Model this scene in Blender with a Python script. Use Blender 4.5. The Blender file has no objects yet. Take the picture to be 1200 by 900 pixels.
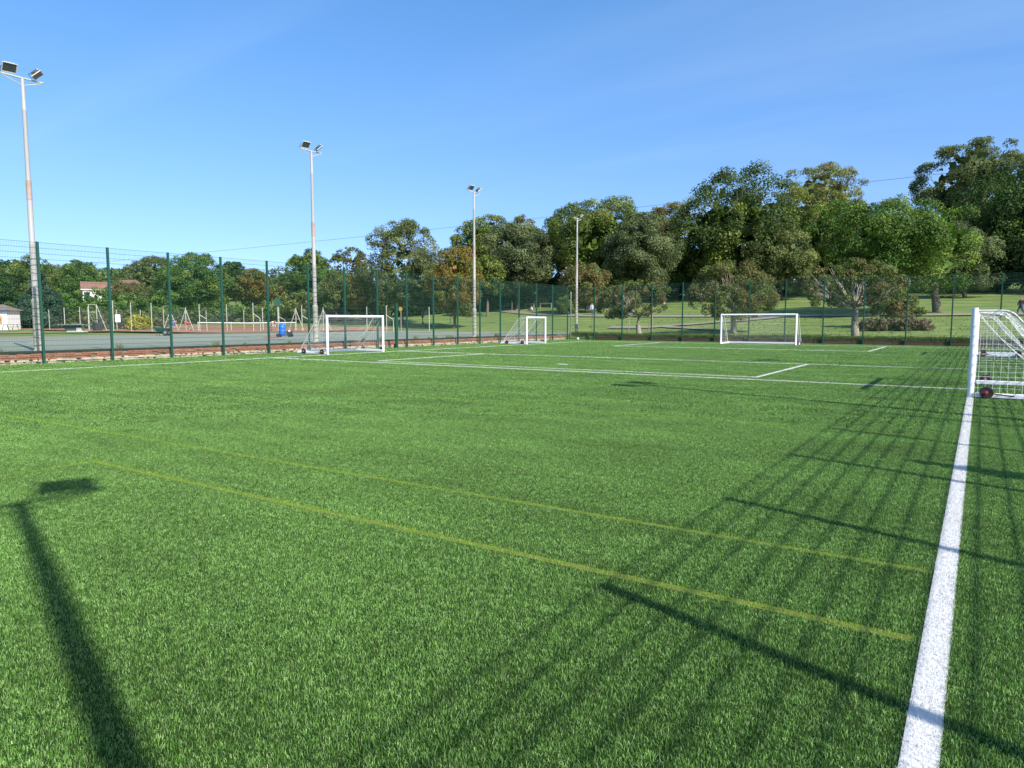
import bpy, math, random
import numpy as np
from mathutils import Vector, Matrix, Euler

R_ = math.radians
SC = bpy.context.scene
COL = SC.collection
rng = np.random.default_rng(7)
random.seed(7)

# ------------------------------------------------------------------ camera
PITCH, YAW, CAM_H = R_(5.146), R_(33.53), 1.6
cam = bpy.data.cameras.new('Camera')
cam.sensor_width = 36.0
cam.lens = 826 / 1200 * 36
cam.clip_start, cam.clip_end = 0.05, 3000
camo = bpy.data.objects.new('Camera', cam)
COL.objects.link(camo)
camo.location = (0, 0, CAM_H)
camo.rotation_euler = (R_(90) - PITCH, 0, YAW)
SC.camera = camo

# ------------------------------------------------------------------ sky, sun, exposure
SUN_EL = R_(39.0)
SUN_H = Vector((0.952, -0.305, 0)).normalized()
world = bpy.data.worlds.new('World')
SC.world = world
world.use_nodes = True
wn, wl = world.node_tree.nodes, world.node_tree.links
wn.clear()
w_out = wn.new('ShaderNodeOutputWorld')
w_bg = wn.new('ShaderNodeBackground')
w_sky = wn.new('ShaderNodeTexSky')
w_sky.sky_type = 'NISHITA'
w_sky.sun_disc = False
w_sky.sun_elevation = SUN_EL
w_sky.sun_rotation = math.atan2(SUN_H.x, SUN_H.y)
w_sky.altitude = 50
w_sky.air_density = 1.0
w_sky.dust_density = 0.9
w_sky.ozone_density = 2.0
w_bg.inputs['Strength'].default_value = 0.15
w_tc = wn.new('ShaderNodeTexCoord')
w_mp = wn.new('ShaderNodeMapping')          # the clear air over the coast: little white at the horizon
w_mp.inputs['Scale'].default_value = (1, 1, 0.9)
w_mp.inputs['Location'].default_value = (0, 0, 0.13)
w_hs = wn.new('ShaderNodeHueSaturation')
w_hs.inputs['Saturation'].default_value = 1.22
w_hs.inputs['Value'].default_value = 1.06
wl.new(w_tc.outputs['Generated'], w_mp.inputs[0])
wl.new(w_mp.outputs[0], w_sky.inputs['Vector'])
wl.new(w_sky.outputs[0], w_hs.inputs['Color'])
w_tint = wn.new('ShaderNodeMix')
w_tint.data_type = 'RGBA'; w_tint.blend_type = 'MULTIPLY'; w_tint.inputs['Factor'].default_value = 1.0
w_sz = wn.new('ShaderNodeSeparateXYZ'); wl.new(w_tc.outputs['Generated'], w_sz.inputs[0])
w_mz = wn.new('ShaderNodeMapRange'); w_mz.inputs['From Max'].default_value = 0.42
wl.new(w_sz.outputs['Z'], w_mz.inputs['Value'])
w_tz = wn.new('ShaderNodeMix'); w_tz.data_type = 'RGBA'      # milky blue low down, clear blue above, all the way round
w_tz.inputs[6].default_value = (1.08, 0.92, 1.0, 1); w_tz.inputs[7].default_value = (0.9, 0.99, 1.03, 1)
wl.new(w_mz.outputs[0], w_tz.inputs['Factor'])
wl.new(w_tz.outputs[2], w_tint.inputs[7])
wl.new(w_hs.outputs[0], w_tint.inputs[6])
# faint high cirrus, drawn out in streaks over the whole sky
w_sx = wn.new('ShaderNodeSeparateXYZ'); wl.new(w_tc.outputs['Generated'], w_sx.inputs[0])
w_ad = wn.new('ShaderNodeMath'); w_ad.operation = 'ADD'; w_ad.inputs[1].default_value = 0.12; wl.new(w_sx.outputs['Z'], w_ad.inputs[0])
w_dv = wn.new('ShaderNodeVectorMath'); w_dv.operation = 'DIVIDE'; wl.new(w_tc.outputs['Generated'], w_dv.inputs[0]); wl.new(w_ad.outputs[0], w_dv.inputs[1])
w_m2 = wn.new('ShaderNodeMapping'); w_m2.inputs['Rotation'].default_value = (0, 0, R_(-28)); w_m2.inputs['Scale'].default_value = (0.22, 1.1, 0.0); w_m2.inputs['Location'].default_value = (0.4, 1.7, 0)
wl.new(w_dv.outputs[0], w_m2.inputs[0])
w_nz = wn.new('ShaderNodeTexNoise'); w_nz.inputs['Scale'].default_value = 0.9; w_nz.inputs['Detail'].default_value = 7; w_nz.inputs['Roughness'].default_value = 0.55; w_nz.inputs['Distortion'].default_value = 0.6
wl.new(w_m2.outputs[0], w_nz.inputs['Vector'])
w_mr = wn.new('ShaderNodeMapRange'); w_mr.interpolation_type = 'SMOOTHSTEP'
w_mr.inputs['From Min'].default_value = 0.47; w_mr.inputs['From Max'].default_value = 0.8; w_mr.inputs['To Max'].default_value = 0.10
wl.new(w_nz.outputs[0], w_mr.inputs['Value'])
w_ci = wn.new('ShaderNodeMix'); w_ci.data_type = 'RGBA'; w_ci.inputs[7].default_value = (4.0, 4.6, 5.2, 1)
wl.new(w_mr.outputs[0], w_ci.inputs['Factor']); wl.new(w_tint.outputs[2], w_ci.inputs[6])
wl.new(w_ci.outputs[2], w_bg.inputs['Color'])
wl.new(w_bg.outputs[0], w_out.inputs['Surface'])

sun = bpy.data.lights.new('Sun', 'SUN')
sun.energy = 4.7
sun.angle = R_(0.45)
sun.color = (1.0, 0.955, 0.88)
suno = bpy.data.objects.new('Sun', sun)
COL.objects.link(suno)
to_sun = Vector((SUN_H.x * math.cos(SUN_EL), SUN_H.y * math.cos(SUN_EL), math.sin(SUN_EL)))
suno.rotation_euler = to_sun.to_track_quat('Z', 'Y').to_euler()
suno.location = (30, -20, 40)

SC.view_settings.view_transform = 'Standard'
SC.view_settings.look = 'None'
SC.view_settings.gamma = 1.0
SC.view_settings.exposure = 0.72
SC.view_settings.use_curve_mapping = False

# ------------------------------------------------------------------ measuring helpers (a photo point turned into a place on the ground)
_f = 826.0
_fw = np.array([-math.sin(YAW) * math.cos(PITCH), math.cos(YAW) * math.cos(PITCH), -math.sin(PITCH)])
_rt = np.array([math.cos(YAW), math.sin(YAW), 0.0])
_up = np.cross(_rt, _fw)


def ray(x, y):
    return _rt * ((x - 600) / _f) + _up * ((450 - y) / _f) + _fw


def at(x, y, depth):
    return np.array([0, 0, CAM_H]) + ray(x, y) * depth


def smooth(a, b, x):
    t = min(1, max(0, (x - a) / (b - a)))
    return t * t * (3 - 2 * t)


_ZR = ([-100, 52, 60, 72, 85, 114, 150, 250, 420], [0.25, 0.25, 0.42, 1.05, 2.2, 5.0, 8.2, 14.5, 24])
_ZL = ([0, 62, 80, 95, 140, 200, 300, 450], [0.36, 0.36, 0.6, 0.85, 1.5, 6.0, 14.0, 26])


COURT = (-57.5, -29.5, -30.0, 63.0)


def ground_z(x, y):
    zl = float(np.interp(math.hypot(x, y), *_ZL))
    zr = float(np.interp(y, *_ZR))
    w = smooth(-150, -85, x)
    z = zl * (1 - w) + zr * w
    # the hard courts lie level
    dx = max(COURT[0] - x, 0, x - COURT[1]); dy = max(COURT[2] - y, 0, y - COURT[3])
    k = smooth(0.5, 9, math.hypot(dx, dy))
    return 0.36 * (1 - k) + z * k


def hit(x, y):
    """point of the park ground seen at a photo point"""
    d = ray(x, y)
    t, step = 20.0, 0.25
    while t < 500:
        p = np.array([0, 0, CAM_H]) + d * t
        if p[2] < ground_z(p[0], p[1]):
            return p
        t += step
    return at(x, y, 120)


# ------------------------------------------------------------------ materials
def new_mat(name):
    m = bpy.data.materials.new(name)
    m.use_nodes = True
    nt = m.node_tree
    return m, nt.nodes, nt.links, nt.nodes['Principled BSDF']


def mat(name, col, rough=0.6, var=0.15, scale=6.0, col2=None, metal=0.0, bump=0.0, spec=0.5, coords='Object', stretch=None):
    m, N, L, b = new_mat(name)
    b.inputs['Roughness'].default_value = rough
    b.inputs['Metallic'].default_value = metal
    b.inputs['Specular IOR Level'].default_value = spec
    tc = N.new('ShaderNodeTexCoord')
    nz = N.new('ShaderNodeTexNoise')
    nz.inputs['Scale'].default_value = scale
    nz.inputs['Detail'].default_value = 6
    nz.inputs['Roughness'].default_value = 0.65
    src = tc.outputs[coords]
    if stretch:
        mp = N.new('ShaderNodeMapping')
        mp.inputs['Scale'].default_value = stretch
        L.new(src, mp.inputs[0]); src = mp.outputs[0]
    L.new(src, nz.inputs['Vector'])
    rp = N.new('ShaderNodeValToRGB')
    c = Vector(col)
    c2 = Vector(col2) if col2 else c * (1 + var)
    c1 = c * (1 - var)
    rp.color_ramp.elements[0].position = 0.3
    rp.color_ramp.elements[1].position = 0.7
    rp.color_ramp.elements[0].color = (*c1, 1)
    rp.color_ramp.elements[1].color = (*c2, 1)
    L.new(nz.outputs[0], rp.inputs[0])
    L.new(rp.outputs[0], b.inputs['Base Color'])
    if bump:
        bp = N.new('ShaderNodeBump')
        bp.inputs['Strength'].default_value = bump
        bp.inputs['Distance'].default_value = 0.02
        n2 = N.new('ShaderNodeTexNoise')
        n2.inputs['Scale'].default_value = scale * 6
        n2.inputs['Detail'].default_value = 4
        L.new(src, n2.inputs['Vector'])
        L.new(n2.outputs[0], bp.inputs['Height'])
        L.new(bp.outputs[0], b.inputs['Normal'])
    return m


def leaf_mat(name, transl=0.35, rough=0.6, spec=0.18):
    m, N, L, b = new_mat(name)
    a = N.new('ShaderNodeAttribute'); a.attribute_name = 'leaf_colour'
    b.inputs['Roughness'].default_value = rough
    b.inputs['Specular IOR Level'].default_value = spec
    L.new(a.outputs['Color'], b.inputs['Base Color'])
    t = N.new('ShaderNodeBsdfTranslucent')
    h = N.new('ShaderNodeHueSaturation')
    h.inputs['Saturation'].default_value = 1.15
    h.inputs['Value'].default_value = 1.25
    L.new(a.outputs['Color'], h.inputs['Color'])
    L.new(h.outputs[0], t.inputs['Color'])
    mx = N.new('ShaderNodeMixShader'); mx.inputs[0].default_value = transl
    L.new(b.outputs[0], mx.inputs[1]); L.new(t.outputs[0], mx.inputs[2])
    L.new(mx.outputs[0], N['Material Output'].inputs['Surface'])
    return m


def blade_mat(name, cols, patch=0.12, rough=0.42, spec=0.5, transl=0.25, tuft_shade=0.0):
    """synthetic turf fibre: one of a few yarn colours per blade, large soft tone patches painted in for the lie of the tufts"""
    m, N, L, b = new_mat(name)
    a = N.new('ShaderNodeAttribute'); a.attribute_name = 'yarn'
    rp = N.new('ShaderNodeValToRGB')
    e = rp.color_ramp.elements
    e[0].position, e[0].color = 0.0, (*cols[0], 1)
    e[1].position, e[1].color = 1.0, (*cols[-1], 1)
    for i, c in enumerate(cols[1:-1]):
        k = e.new((i + 1) / (len(cols) - 1)); k.color = (*c, 1)
    L.new(a.outputs['Fac'], rp.inputs[0])
    g = N.new('ShaderNodeNewGeometry')
    mp = N.new('ShaderNodeMapping'); mp.inputs['Scale'].default_value = (0.35, 0.8, 1)
    L.new(g.outputs['Position'], mp.inputs[0])
    nz = N.new('ShaderNodeTexNoise'); nz.inputs['Scale'].default_value = 1.1; nz.inputs['Detail'].default_value = 5
    nz.inputs['Roughness'].default_value = 0.75
    L.new(mp.outputs[0], nz.inputs['Vector'])
    mr = N.new('ShaderNodeMapRange')
    mr.inputs['From Min'].default_value = 0.3; mr.inputs['From Max'].default_value = 0.7
    mr.inputs['To Min'].default_value = 1 - patch; mr.inputs['To Max'].default_value = 1 + patch
    L.new(nz.outputs[0], mr.inputs['Value'])
    mx = N.new('ShaderNodeMix'); mx.data_type = 'RGBA'; mx.blend_type = 'MULTIPLY'; mx.inputs['Factor'].default_value = 1
    fac = mr.outputs[0]
    if tuft_shade:  # shading of uneven tuft heights, put into the colour
        n3 = N.new('ShaderNodeTexNoise'); n3.inputs['Scale'].default_value = 26; n3.inputs['Detail'].default_value = 3
        L.new(g.outputs['Position'], n3.inputs['Vector'])
        m3 = N.new('ShaderNodeMapRange')
        m3.inputs['From Min'].default_value = 0.32; m3.inputs['From Max'].default_value = 0.68
        m3.inputs['To Min'].default_value = 1 - tuft_shade; m3.inputs['To Max'].default_value = 1 + tuft_shade
        L.new(n3.outputs[0], m3.inputs['Value'])
        mm = N.new('ShaderNodeMath'); mm.operation = 'MULTIPLY'
        L.new(mr.outputs[0], mm.inputs[0]); L.new(m3.outputs[0], mm.inputs[1])
        fac = mm.outputs[0]
    L.new(rp.outputs[0], mx.inputs[6]); L.new(fac, mx.inputs[7])
    L.new(mx.outputs[2], b.inputs['Base Color'])
    b.inputs['Roughness'].default_value = rough
    b.inputs['Specular IOR Level'].default_value = spec
    t = N.new('ShaderNodeBsdfTranslucent'); L.new(mx.outputs[2], t.inputs['Color'])
    ms = N.new('ShaderNodeMixShader'); ms.inputs[0].default_value = transl
    L.new(b.outputs[0], ms.inputs[1]); L.new(t.outputs[0], ms.inputs[2])
    L.new(ms.outputs[0], N['Material Output'].inputs['Surface'])
    return m


M = {}
M['turf_base'] = mat('turf_base', (0.018, 0.042, 0.008), 0.95, 0.25, 40, spec=0.08)
M['turf_blade'] = blade_mat('turf_blade', [(0.035, 0.091, 0.013), (0.085, 0.198, 0.029), (0.148, 0.303, 0.054), (0.345, 0.49, 0.19)], 0.3, 0.5, 0.3, 0.2, tuft_shade=0.42)
M['white_blade'] = blade_mat('white_blade', [(0.58, 0.57, 0.54), (0.66, 0.65, 0.62), (0.74, 0.73, 0.69)], 0.06, 0.7, 0.1, tuft_shade=0.08)
M['yellow_blade'] = blade_mat('yellow_blade', [(0.08, 0.19, 0.02), (0.16, 0.3, 0.022), (0.235, 0.385, 0.026), (0.32, 0.46, 0.03)], 0.2, tuft_shade=0.25)
M['white_base'] = mat('white_base', (0.6, 0.59, 0.56), 0.9, 0.1, 30)
M['yellow_base'] = mat('yellow_base', (0.12, 0.15, 0.02), 0.9, 0.2, 30)
M['park_grass'] = mat('park_grass', (0.105, 0.17, 0.025), 0.9, 0.25, 0.35, (0.175, 0.225, 0.042), bump=0.5, coords='Object')
M['long_grass'] = blade_mat('long_grass', [(0.08, 0.14, 0.02), (0.12, 0.2, 0.03), (0.17, 0.24, 0.05), (0.24, 0.24, 0.09)], 0.2, 0.6, 0.3)
M['dry_grass'] = blade_mat('dry_grass', [(0.2, 0.19, 0.06), (0.32, 0.28, 0.12), (0.4, 0.34, 0.17)], 0.2, 0.7, 0.2)
M['court'] = mat('court', (0.2, 0.222, 0.155), 0.85, 0.16, 0.25, (0.235, 0.25, 0.185), stretch=(1, 0.25, 1))
M['court_line'] = mat('court_line', (0.33, 0.38, 0.33), 0.85, 0.2, 1.5)
M['court_green'] = mat('court_green', (0.16, 0.27, 0.13), 0.85, 0.2, 1.0)
M['shale'] = mat('shale', (0.31, 0.135, 0.07), 0.95, 0.18, 0.4, (0.36, 0.18, 0.09))
M['worn_earth'] = mat('worn_earth', (0.27, 0.2, 0.10), 0.95, 0.2, 0.5)
M['path'] = mat('path', (0.23, 0.205, 0.15), 0.9, 0.12, 0.6)
M['fence_green'] = mat('fence_green', (0.008, 0.062, 0.038), 0.45, 0.15, 3)
M['wire_green'] = mat('wire_green', (0.014, 0.075, 0.045), 0.5, 0.1, 3)
M['timber_dark'] = mat('timber_dark', (0.022, 0.025, 0.016), 0.9, 0.4, 3)
M['timber_brown'] = mat('timber_brown', (0.13, 0.065, 0.035), 0.9, 0.35, 3, stretch=(0.4, 4, 4))
M['brick'] = mat('brick', (0.27, 0.115, 0.07), 0.9, 0.35, 2.2, (0.38, 0.17, 0.10), bump=0.3)
M['stone'] = mat('stone', (0.36, 0.31, 0.2), 0.95, 0.3, 2.5, (0.5, 0.45, 0.31), bump=0.4)
M['mortar'] = mat('mortar', (0.2, 0.16, 0.11), 0.95, 0.3, 5)
M['white_paint'] = mat('white_paint', (0.8, 0.8, 0.79), 0.35, 0.03, 3)
M['net_cord'] = mat('net_cord', (0.75, 0.75, 0.7), 0.8, 0.06, 5)
M['steel_tube'] = mat('steel_tube', (0.3, 0.31, 0.3), 0.4, 0.1, 5, metal=0.6)
M['pale_tube'] = mat('pale_tube', (0.62, 0.64, 0.55), 0.4, 0.06, 5)
M['rubber'] = mat('rubber', (0.02, 0.02, 0.021), 0.8, 0.2, 8)
M['red_rim'] = mat('red_rim', (0.36, 0.018, 0.022), 0.35, 0.1, 5)
M['hub'] = mat('hub', (0.45, 0.45, 0.45), 0.35, 0.1, 5, metal=0.8)
M['pole_cream'] = mat('pole_cream', (0.34, 0.325, 0.30), 0.6, 0.06, 0.9, stretch=(3, 3, 1))
M['pole_rust'] = mat('pole_rust', (0.33, 0.24, 0.2), 0.7, 0.18, 2)
M['pole_base'] = mat('pole_base', (0.36, 0.35, 0.27), 0.7, 0.22, 2.5)
M['strap'] = mat('strap', (0.12, 0.12, 0.10), 0.7, 0.2, 4)
M['lamp_body'] = mat('lamp_body', (0.07, 0.075, 0.085), 0.5, 0.15, 4)
M['lamp_top'] = mat('lamp_top', (0.62, 0.6, 0.5), 0.5, 0.1, 4)
M['lamp_glass'] = mat('lamp_glass', (0.07, 0.085, 0.08), 0.12, 0.1, 2)
M['galv'] = mat('galv', (0.38, 0.39, 0.31), 0.55, 0.1, 3)
M['leaf'] = leaf_mat('leaf')
M['needle'] = leaf_mat('needle', 0.15, 0.6, 0.25)
M['bark'] = mat('bark', (0.13, 0.105, 0.075), 0.95, 0.35, 3, bump=0.5, stretch=(3, 3, 0.7))
M['bark_pale'] = mat('bark_pale', (0.26, 0.23, 0.17), 0.95, 0.3, 3, bump=0.5, stretch=(3, 3, 0.7))
M['roof_red'] = mat('roof_red', (0.19, 0.10, 0.07), 0.9, 0.2, 1.5)
M['roof_brown'] = mat('roof_brown', (0.16, 0.13, 0.095), 0.9, 0.2, 1.5)
M['render_white'] = mat('render_white', (0.68, 0.65, 0.60), 0.85, 0.05, 1.0)
M['glass'] = mat('glass', (0.03, 0.035, 0.04), 0.1, 0.1, 1.0)
M['shutter_orange'] = mat('shutter_orange', (0.52, 0.22, 0.07), 0.7, 0.12, 3)
M['blue_plastic'] = mat('blue_plastic', (0.02, 0.13, 0.52), 0.35, 0.06, 3)
M['dark_metal'] = mat('dark_metal', (0.035, 0.036, 0.038), 0.6, 0.2, 4)
M['board_green'] = mat('board_green', (0.01, 0.12, 0.09), 0.6, 0.1, 4)
M['sign_white'] = mat('sign_white', (0.76, 0.76, 0.76), 0.5, 0.03, 4)
M['sign_yellow'] = mat('sign_yellow', (0.62, 0.38, 0.03), 0.5, 0.05, 4)
M['concrete'] = mat('concrete', (0.42, 0.41, 0.35), 0.9, 0.15, 2.5)
M['table_green'] = mat('table_green', (0.16, 0.21, 0.17), 0.7, 0.15, 2.5)
M['concrete_dark'] = mat('concrete_dark', (0.05, 0.06, 0.065), 0.9, 0.2, 2.5)
M['wood_weathered'] = mat('wood_weathered', (0.3, 0.25, 0.18), 0.9, 0.25, 4)
M['wood_pale'] = mat('wood_pale', (0.55, 0.47, 0.3), 0.9, 0.15, 4)
M['skin'] = mat('skin', (0.55, 0.33, 0.24), 0.6, 0.05, 6)
M['cable'] = mat('cable', (0.05, 0.055, 0.06), 0.6, 0.1, 2)
M['car_paint'] = mat('car_paint', (0.6, 0.6, 0.62), 0.25, 0.03, 2)
M['car_dark'] = mat('car_dark', (0.025, 0.03, 0.035), 0.2, 0.05, 2)


def plain(name, col, rough=0.8):
    if name not in M:
        M[name] = mat(name, col, rough, 0.12, 8)
    return M[name]


# ------------------------------------------------------------------ mesh helpers
class MB:
    def __init__(s):
        s.v, s.f = [], []

    def face(s, pts):
        n = len(s.v)
        s.v += [tuple(p) for p in pts]
        s.f.append(tuple(range(n, n + len(pts))))

    def box(s, c, size, rot=None, taper=1.0):
        hx, hy, hz = [k / 2 for k in size]
        n = len(s.v)
        for z in (-hz, hz):
            t = taper if z > 0 else 1.0
            for x, y in ((-hx, -hy), (hx, -hy), (hx, hy), (-hx, hy)):
                p = Vector((x * t, y * t, z))
                if rot is not None:
                    p = rot @ p
                s.v.append((p.x + c[0], p.y + c[1], p.z + c[2]))
        for q in ((3, 2, 1, 0), (4, 5, 6, 7), (0, 1, 5, 4), (1, 2, 6, 5), (2, 3, 7, 6), (3, 0, 4, 7)):
            s.f.append(tuple(n + k for k in q))

    def tube(s, pts, r, sides=8, caps=True):
        pts = [Vector(p) for p in pts]
        rs = r if isinstance(r, (list, tuple)) else [r] * len(pts)
        n0 = len(s.v)
        for i, p in enumerate(pts):
            if i == 0: d = pts[1] - p
            elif i == len(pts) - 1: d = p - pts[-2]
            else: d = (pts[i + 1] - p).normalized() + (p - pts[i - 1]).normalized()
            d.normalize()
            a = d.cross(Vector((0, 0, 1)))
            if a.length < 1e-3: a = Vector((1, 0, 0))
            a.normalize(); b = d.cross(a)
            for k in range(sides):
                t = 2 * math.pi * k / sides
                q = p + (a * math.cos(t) + b * math.sin(t)) * rs[i]
                s.v.append(tuple(q))
        for i in range(len(pts) - 1):
            for k in range(sides):
                k2 = (k + 1) % sides
                s.f.append((n0 + i * sides + k, n0 + i * sides + k2, n0 + (i + 1) * sides + k2, n0 + (i + 1) * sides + k))
        if caps:
            s.f.append(tuple(n0 + k for k in reversed(range(sides))))
            m = n0 + (len(pts) - 1) * sides
            s.f.append(tuple(m + k for k in range(sides)))

    def lathe(s, prof, c=(0, 0, 0), axis='z', sides=20, off=0.0):
        n0 = len(s.v)
        for (r, h) in prof:
            for k in range(sides):
                t = 2 * math.pi * k / sides
                x, y = r * math.cos(t), r * math.sin(t)
                p = {'z': (x, y, h), 'x': (h, x, y), 'y': (x, h, y)}[axis]
                s.v.append((p[0] + c[0], p[1] + c[1], p[2] + c[2]))
        for i in range(len(prof) - 1):
            for k in range(sides):
                k2 = (k + 1) % sides
                s.f.append((n0 + i * sides + k, n0 + i * sides + k2, n0 + (i + 1) * sides + k2, n0 + (i + 1) * sides + k))
        s.f.append(tuple(n0 + k for k in reversed(range(sides))))
        m = n0 + (len(prof) - 1) * sides
        s.f.append(tuple(m + k for k in range(sides)))

    def mesh(s, name, m, smooth=False):
        me = bpy.data.meshes.new(name)
        me.from_pydata(s.v, [], s.f)
        me.materials.append(m)
        if smooth:
            me.polygons.foreach_set('use_smooth', [len(f) <= 4 for f in s.f])
            me.set_sharp_from_angle(angle=R_(38))
        me.update()
        return me

    def build(s, name, m, parent=None, loc=(0, 0, 0), rz=0.0, smooth=False, bevel=0.0):
        return obj(name, s.mesh(name, m, smooth), parent, loc, rz, bevel)


def obj(name, me, parent=None, loc=(0, 0, 0), rz=0.0, bevel=0.0):
    o = bpy.data.objects.new(name, me)
    COL.objects.link(o)
    o.location = loc
    o.rotation_euler = (0, 0, rz)
    if parent: o.parent = parent
    if bevel:
        bv = o.modifiers.new('bevel', 'BEVEL'); bv.width = bevel; bv.segments = 2; bv.limit_method = 'ANGLE'
    return o


def tag(o, label=None, cat=None, group=None, kind=None):
    if label: o['label'] = label
    if cat: o['category'] = cat
    if group: o['group'] = group
    if kind: o['kind'] = kind
    return o


def thing(name, label, cat, loc=(0, 0, 0), rz=0.0, group=None):
    o = bpy.data.objects.new(name, None)
    COL.objects.link(o)
    o.location = loc; o.rotation_euler = (0, 0, rz)
    o.empty_display_size = 0.2
    return tag(o, label, cat, group)


def copy_thing(root, loc, rz, label):
    r = root.copy(); COL.objects.link(r)
    r.location = loc; r.rotation_euler = (0, 0, rz); r['label'] = label
    for ch in list(root.children):
        c = ch.copy(); COL.objects.link(c); c.parent = r
        for g in list(ch.children):
            d = g.copy(); COL.objects.link(d); d.parent = c
    return r


def np_mesh(name, verts, nper, m, attr=None, attr_name='leaf_colour', faces=None):
    """mesh of n-gons, nper vertices each, from an (n*nper,3) array"""
    nv = len(verts)
    me = bpy.data.meshes.new(name)
    me.vertices.add(nv)
    me.vertices.foreach_set('co', np.ascontiguousarray(verts, dtype=np.float32).ravel())
    if faces is None:
        idx = np.arange(nv, dtype=np.int32); nf = nv // nper
    else:
        idx = faces.astype(np.int32).ravel(); nf = len(faces)
    me.loops.add(len(idx)); me.loops.foreach_set('vertex_index', idx)
    me.polygons.add(nf)
    me.polygons.foreach_set('loop_start', np.arange(0, nf * nper, nper, dtype=np.int32))
    me.polygons.foreach_set('loop_total', np.full(nf, nper, dtype=np.int32))
    me.materials.append(m)
    if attr is not None:
        if attr.ndim == 2:
            a = me.attributes.new(attr_name, 'FLOAT_COLOR', 'FACE')
            c = np.ones((nf, 4), dtype=np.float32); c[:, :3] = attr
            a.data.foreach_set('color', c.ravel())
        else:
            a = me.attributes.new(attr_name, 'FLOAT', 'FACE')
            a.data.foreach_set('value', attr.astype(np.float32))
    me.update(calc_edges=True)
    return me


# ------------------------------------------------------------------ ground
FX, RX, FY = -29.0, 3.45, 52.23          # left fence, right fence, far fence


def grid_sheet(name, xs, ys, zf, m):
    nx, ny = len(xs), len(ys)
    V = np.array([(x, y, zf(x, y)) for y in ys for x in xs], dtype=np.float32)
    i = np.arange(ny - 1)[:, None] * nx + np.arange(nx - 1)[None, :]
    F = np.stack([i, i + 1, i + 1 + nx, i + nx], -1).reshape(-1, 4)
    me = np_mesh(name, V, 4, m, faces=F)
    me.polygons.foreach_set('use_smooth', [True] * len(me.polygons))
    return obj(name, me)


def terrain_z(x, y):
    if x > -29.46 and y < 52.45:
        return -0.12
    return ground_z(x, y)


xs = sorted(set(list(np.arange(-420, -110, 15.0)) + list(np.arange(-110, 60, 2.5)) + list(np.arange(60, 300, 15.0)) + [-29.49, -29.45]))
ys = sorted(set(list(np.arange(-120, -30, 15.0)) + list(np.arange(-30, 130, 2.5)) + list(np.arange(130, 460, 15.0)) + [52.44, 52.48]))
tag(grid_sheet('ground', xs, ys, terrain_z, M['park_grass']), kind='structure')

b = MB(); b.face([(-29.4, -20, 0), (8, -20, 0), (8, 52.4, 0), (-29.4, 52.4, 0)])
tag(b.build('pitch', M['turf_base']), kind='structure')

b = MB(); b.face([(COURT[0], COURT[2], 0.40), (COURT[1], COURT[2], 0.40), (COURT[1], COURT[3], 0.40), (COURT[0], COURT[3], 0.40)])
tag(b.build('tennis_court', M['court']), kind='structure')


def strip(name, x0, x1, y0, y1, m, lift=0.03, n=24):
    xs_ = np.linspace(x0, x1, max(2, int(abs(x1 - x0) / 2) + 2)); ys_ = np.linspace(y0, y1, max(2, int(abs(y1 - y0) / 2) + 2))
    o = grid_sheet(name, xs_, ys_, lambda x, y: max(0.40, ground_z(x, y)) + lift, m)
    return tag(o, kind='structure')


strip('earth_strip', -59.6, -57.6, -20, 52, M['worn_earth'])
strip('shale_court', -108, -60.5, 41, 66, M['shale'])
strip('shale_edge', -84, -80, 26, 41, M['shale'])
strip('earth_border', -50, -30.5, 63.1, 64.2, M['shale'])
# faded markings of the hard courts, thin sheets just above the surface
for x0, x1, y0, y1, k in [(-35.0, -34.9, -10, 60, 'court_green'), (-33.0, -32.86, -10, 22, 'court_green'), (-40.5, -40.4, -5, 55, 'court_line'), (-46, -45.92, 0, 58, 'court_line'),
                          (-52, -51.9, 0, 58, 'court_line'), (-52, -34.9, 30, 30.1, 'court_line'), (-52, -34.9, 8, 8.1, 'court_line'), (-52, -34.9, 48, 48.1, 'court_line'), (-37.6, -37.5, -10, 30, 'court_green')]:
    b = MB(); z = 0.404; b.face([(x0, y0, z), (x1, y0, z), (x1, y1, z), (x0, y1, z)])
    tag(b.build('court_marking', M[k]), kind='structure')


def path_ribbon(name, pix, width, m):
    P = [hit(x, y) for x, y in pix]
    # densify
    Q = []
    for a, c in zip(P[:-1], P[1:]):
        for t in np.linspace(0, 1, 9)[:-1]:
            Q.append(a * (1 - t) + c * t)
    Q.append(P[-1])
    Q = np.array(Q)
    for _ in range(6):
        Q[1:-1] = (Q[:-2] + 2 * Q[1:-1] + Q[2:]) / 4
    V = []
    for i in range(len(Q)):
        d = Q[min(i + 1, len(Q) - 1)] - Q[max(i - 1, 0)]
        n = np.array([-d[1], d[0]]); n /= np.linalg.norm(n)
        for s in (-1, -0.33, 0.33, 1):
            x, y = Q[i][:2] + n * s * width / 2
            V.append((x, y, ground_z(x, y) + 0.11))
    n = len(Q)
    F = np.array([(i * 4 + k, i * 4 + k + 1, i * 4 + k + 5, i * 4 + k + 4) for i in range(n - 1) for k in range(3)])
    return tag(obj(name, np_mesh(name, np.array(V), 4, m, faces=F)), kind='structure')


path_ribbon('path', [(470, 356), (545, 360.5), (575, 363), (610, 367), (650, 369.5), (700, 371), (760, 371.3), (840, 371.3), (920, 371), (1000, 370.3), (1080, 369.8), (1140, 369.3), (1230, 368.5)], 2.6, M['path'])
path_ribbon('path', [(715, 384.5), (760, 385), (795, 382), (830, 379), (870, 376.5), (915, 372)], 1.6, M['path'])
path_ribbon('path', [(775, 383.6), (800, 385), (830, 387), (860, 389)], 1.1, M['path'])

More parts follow.
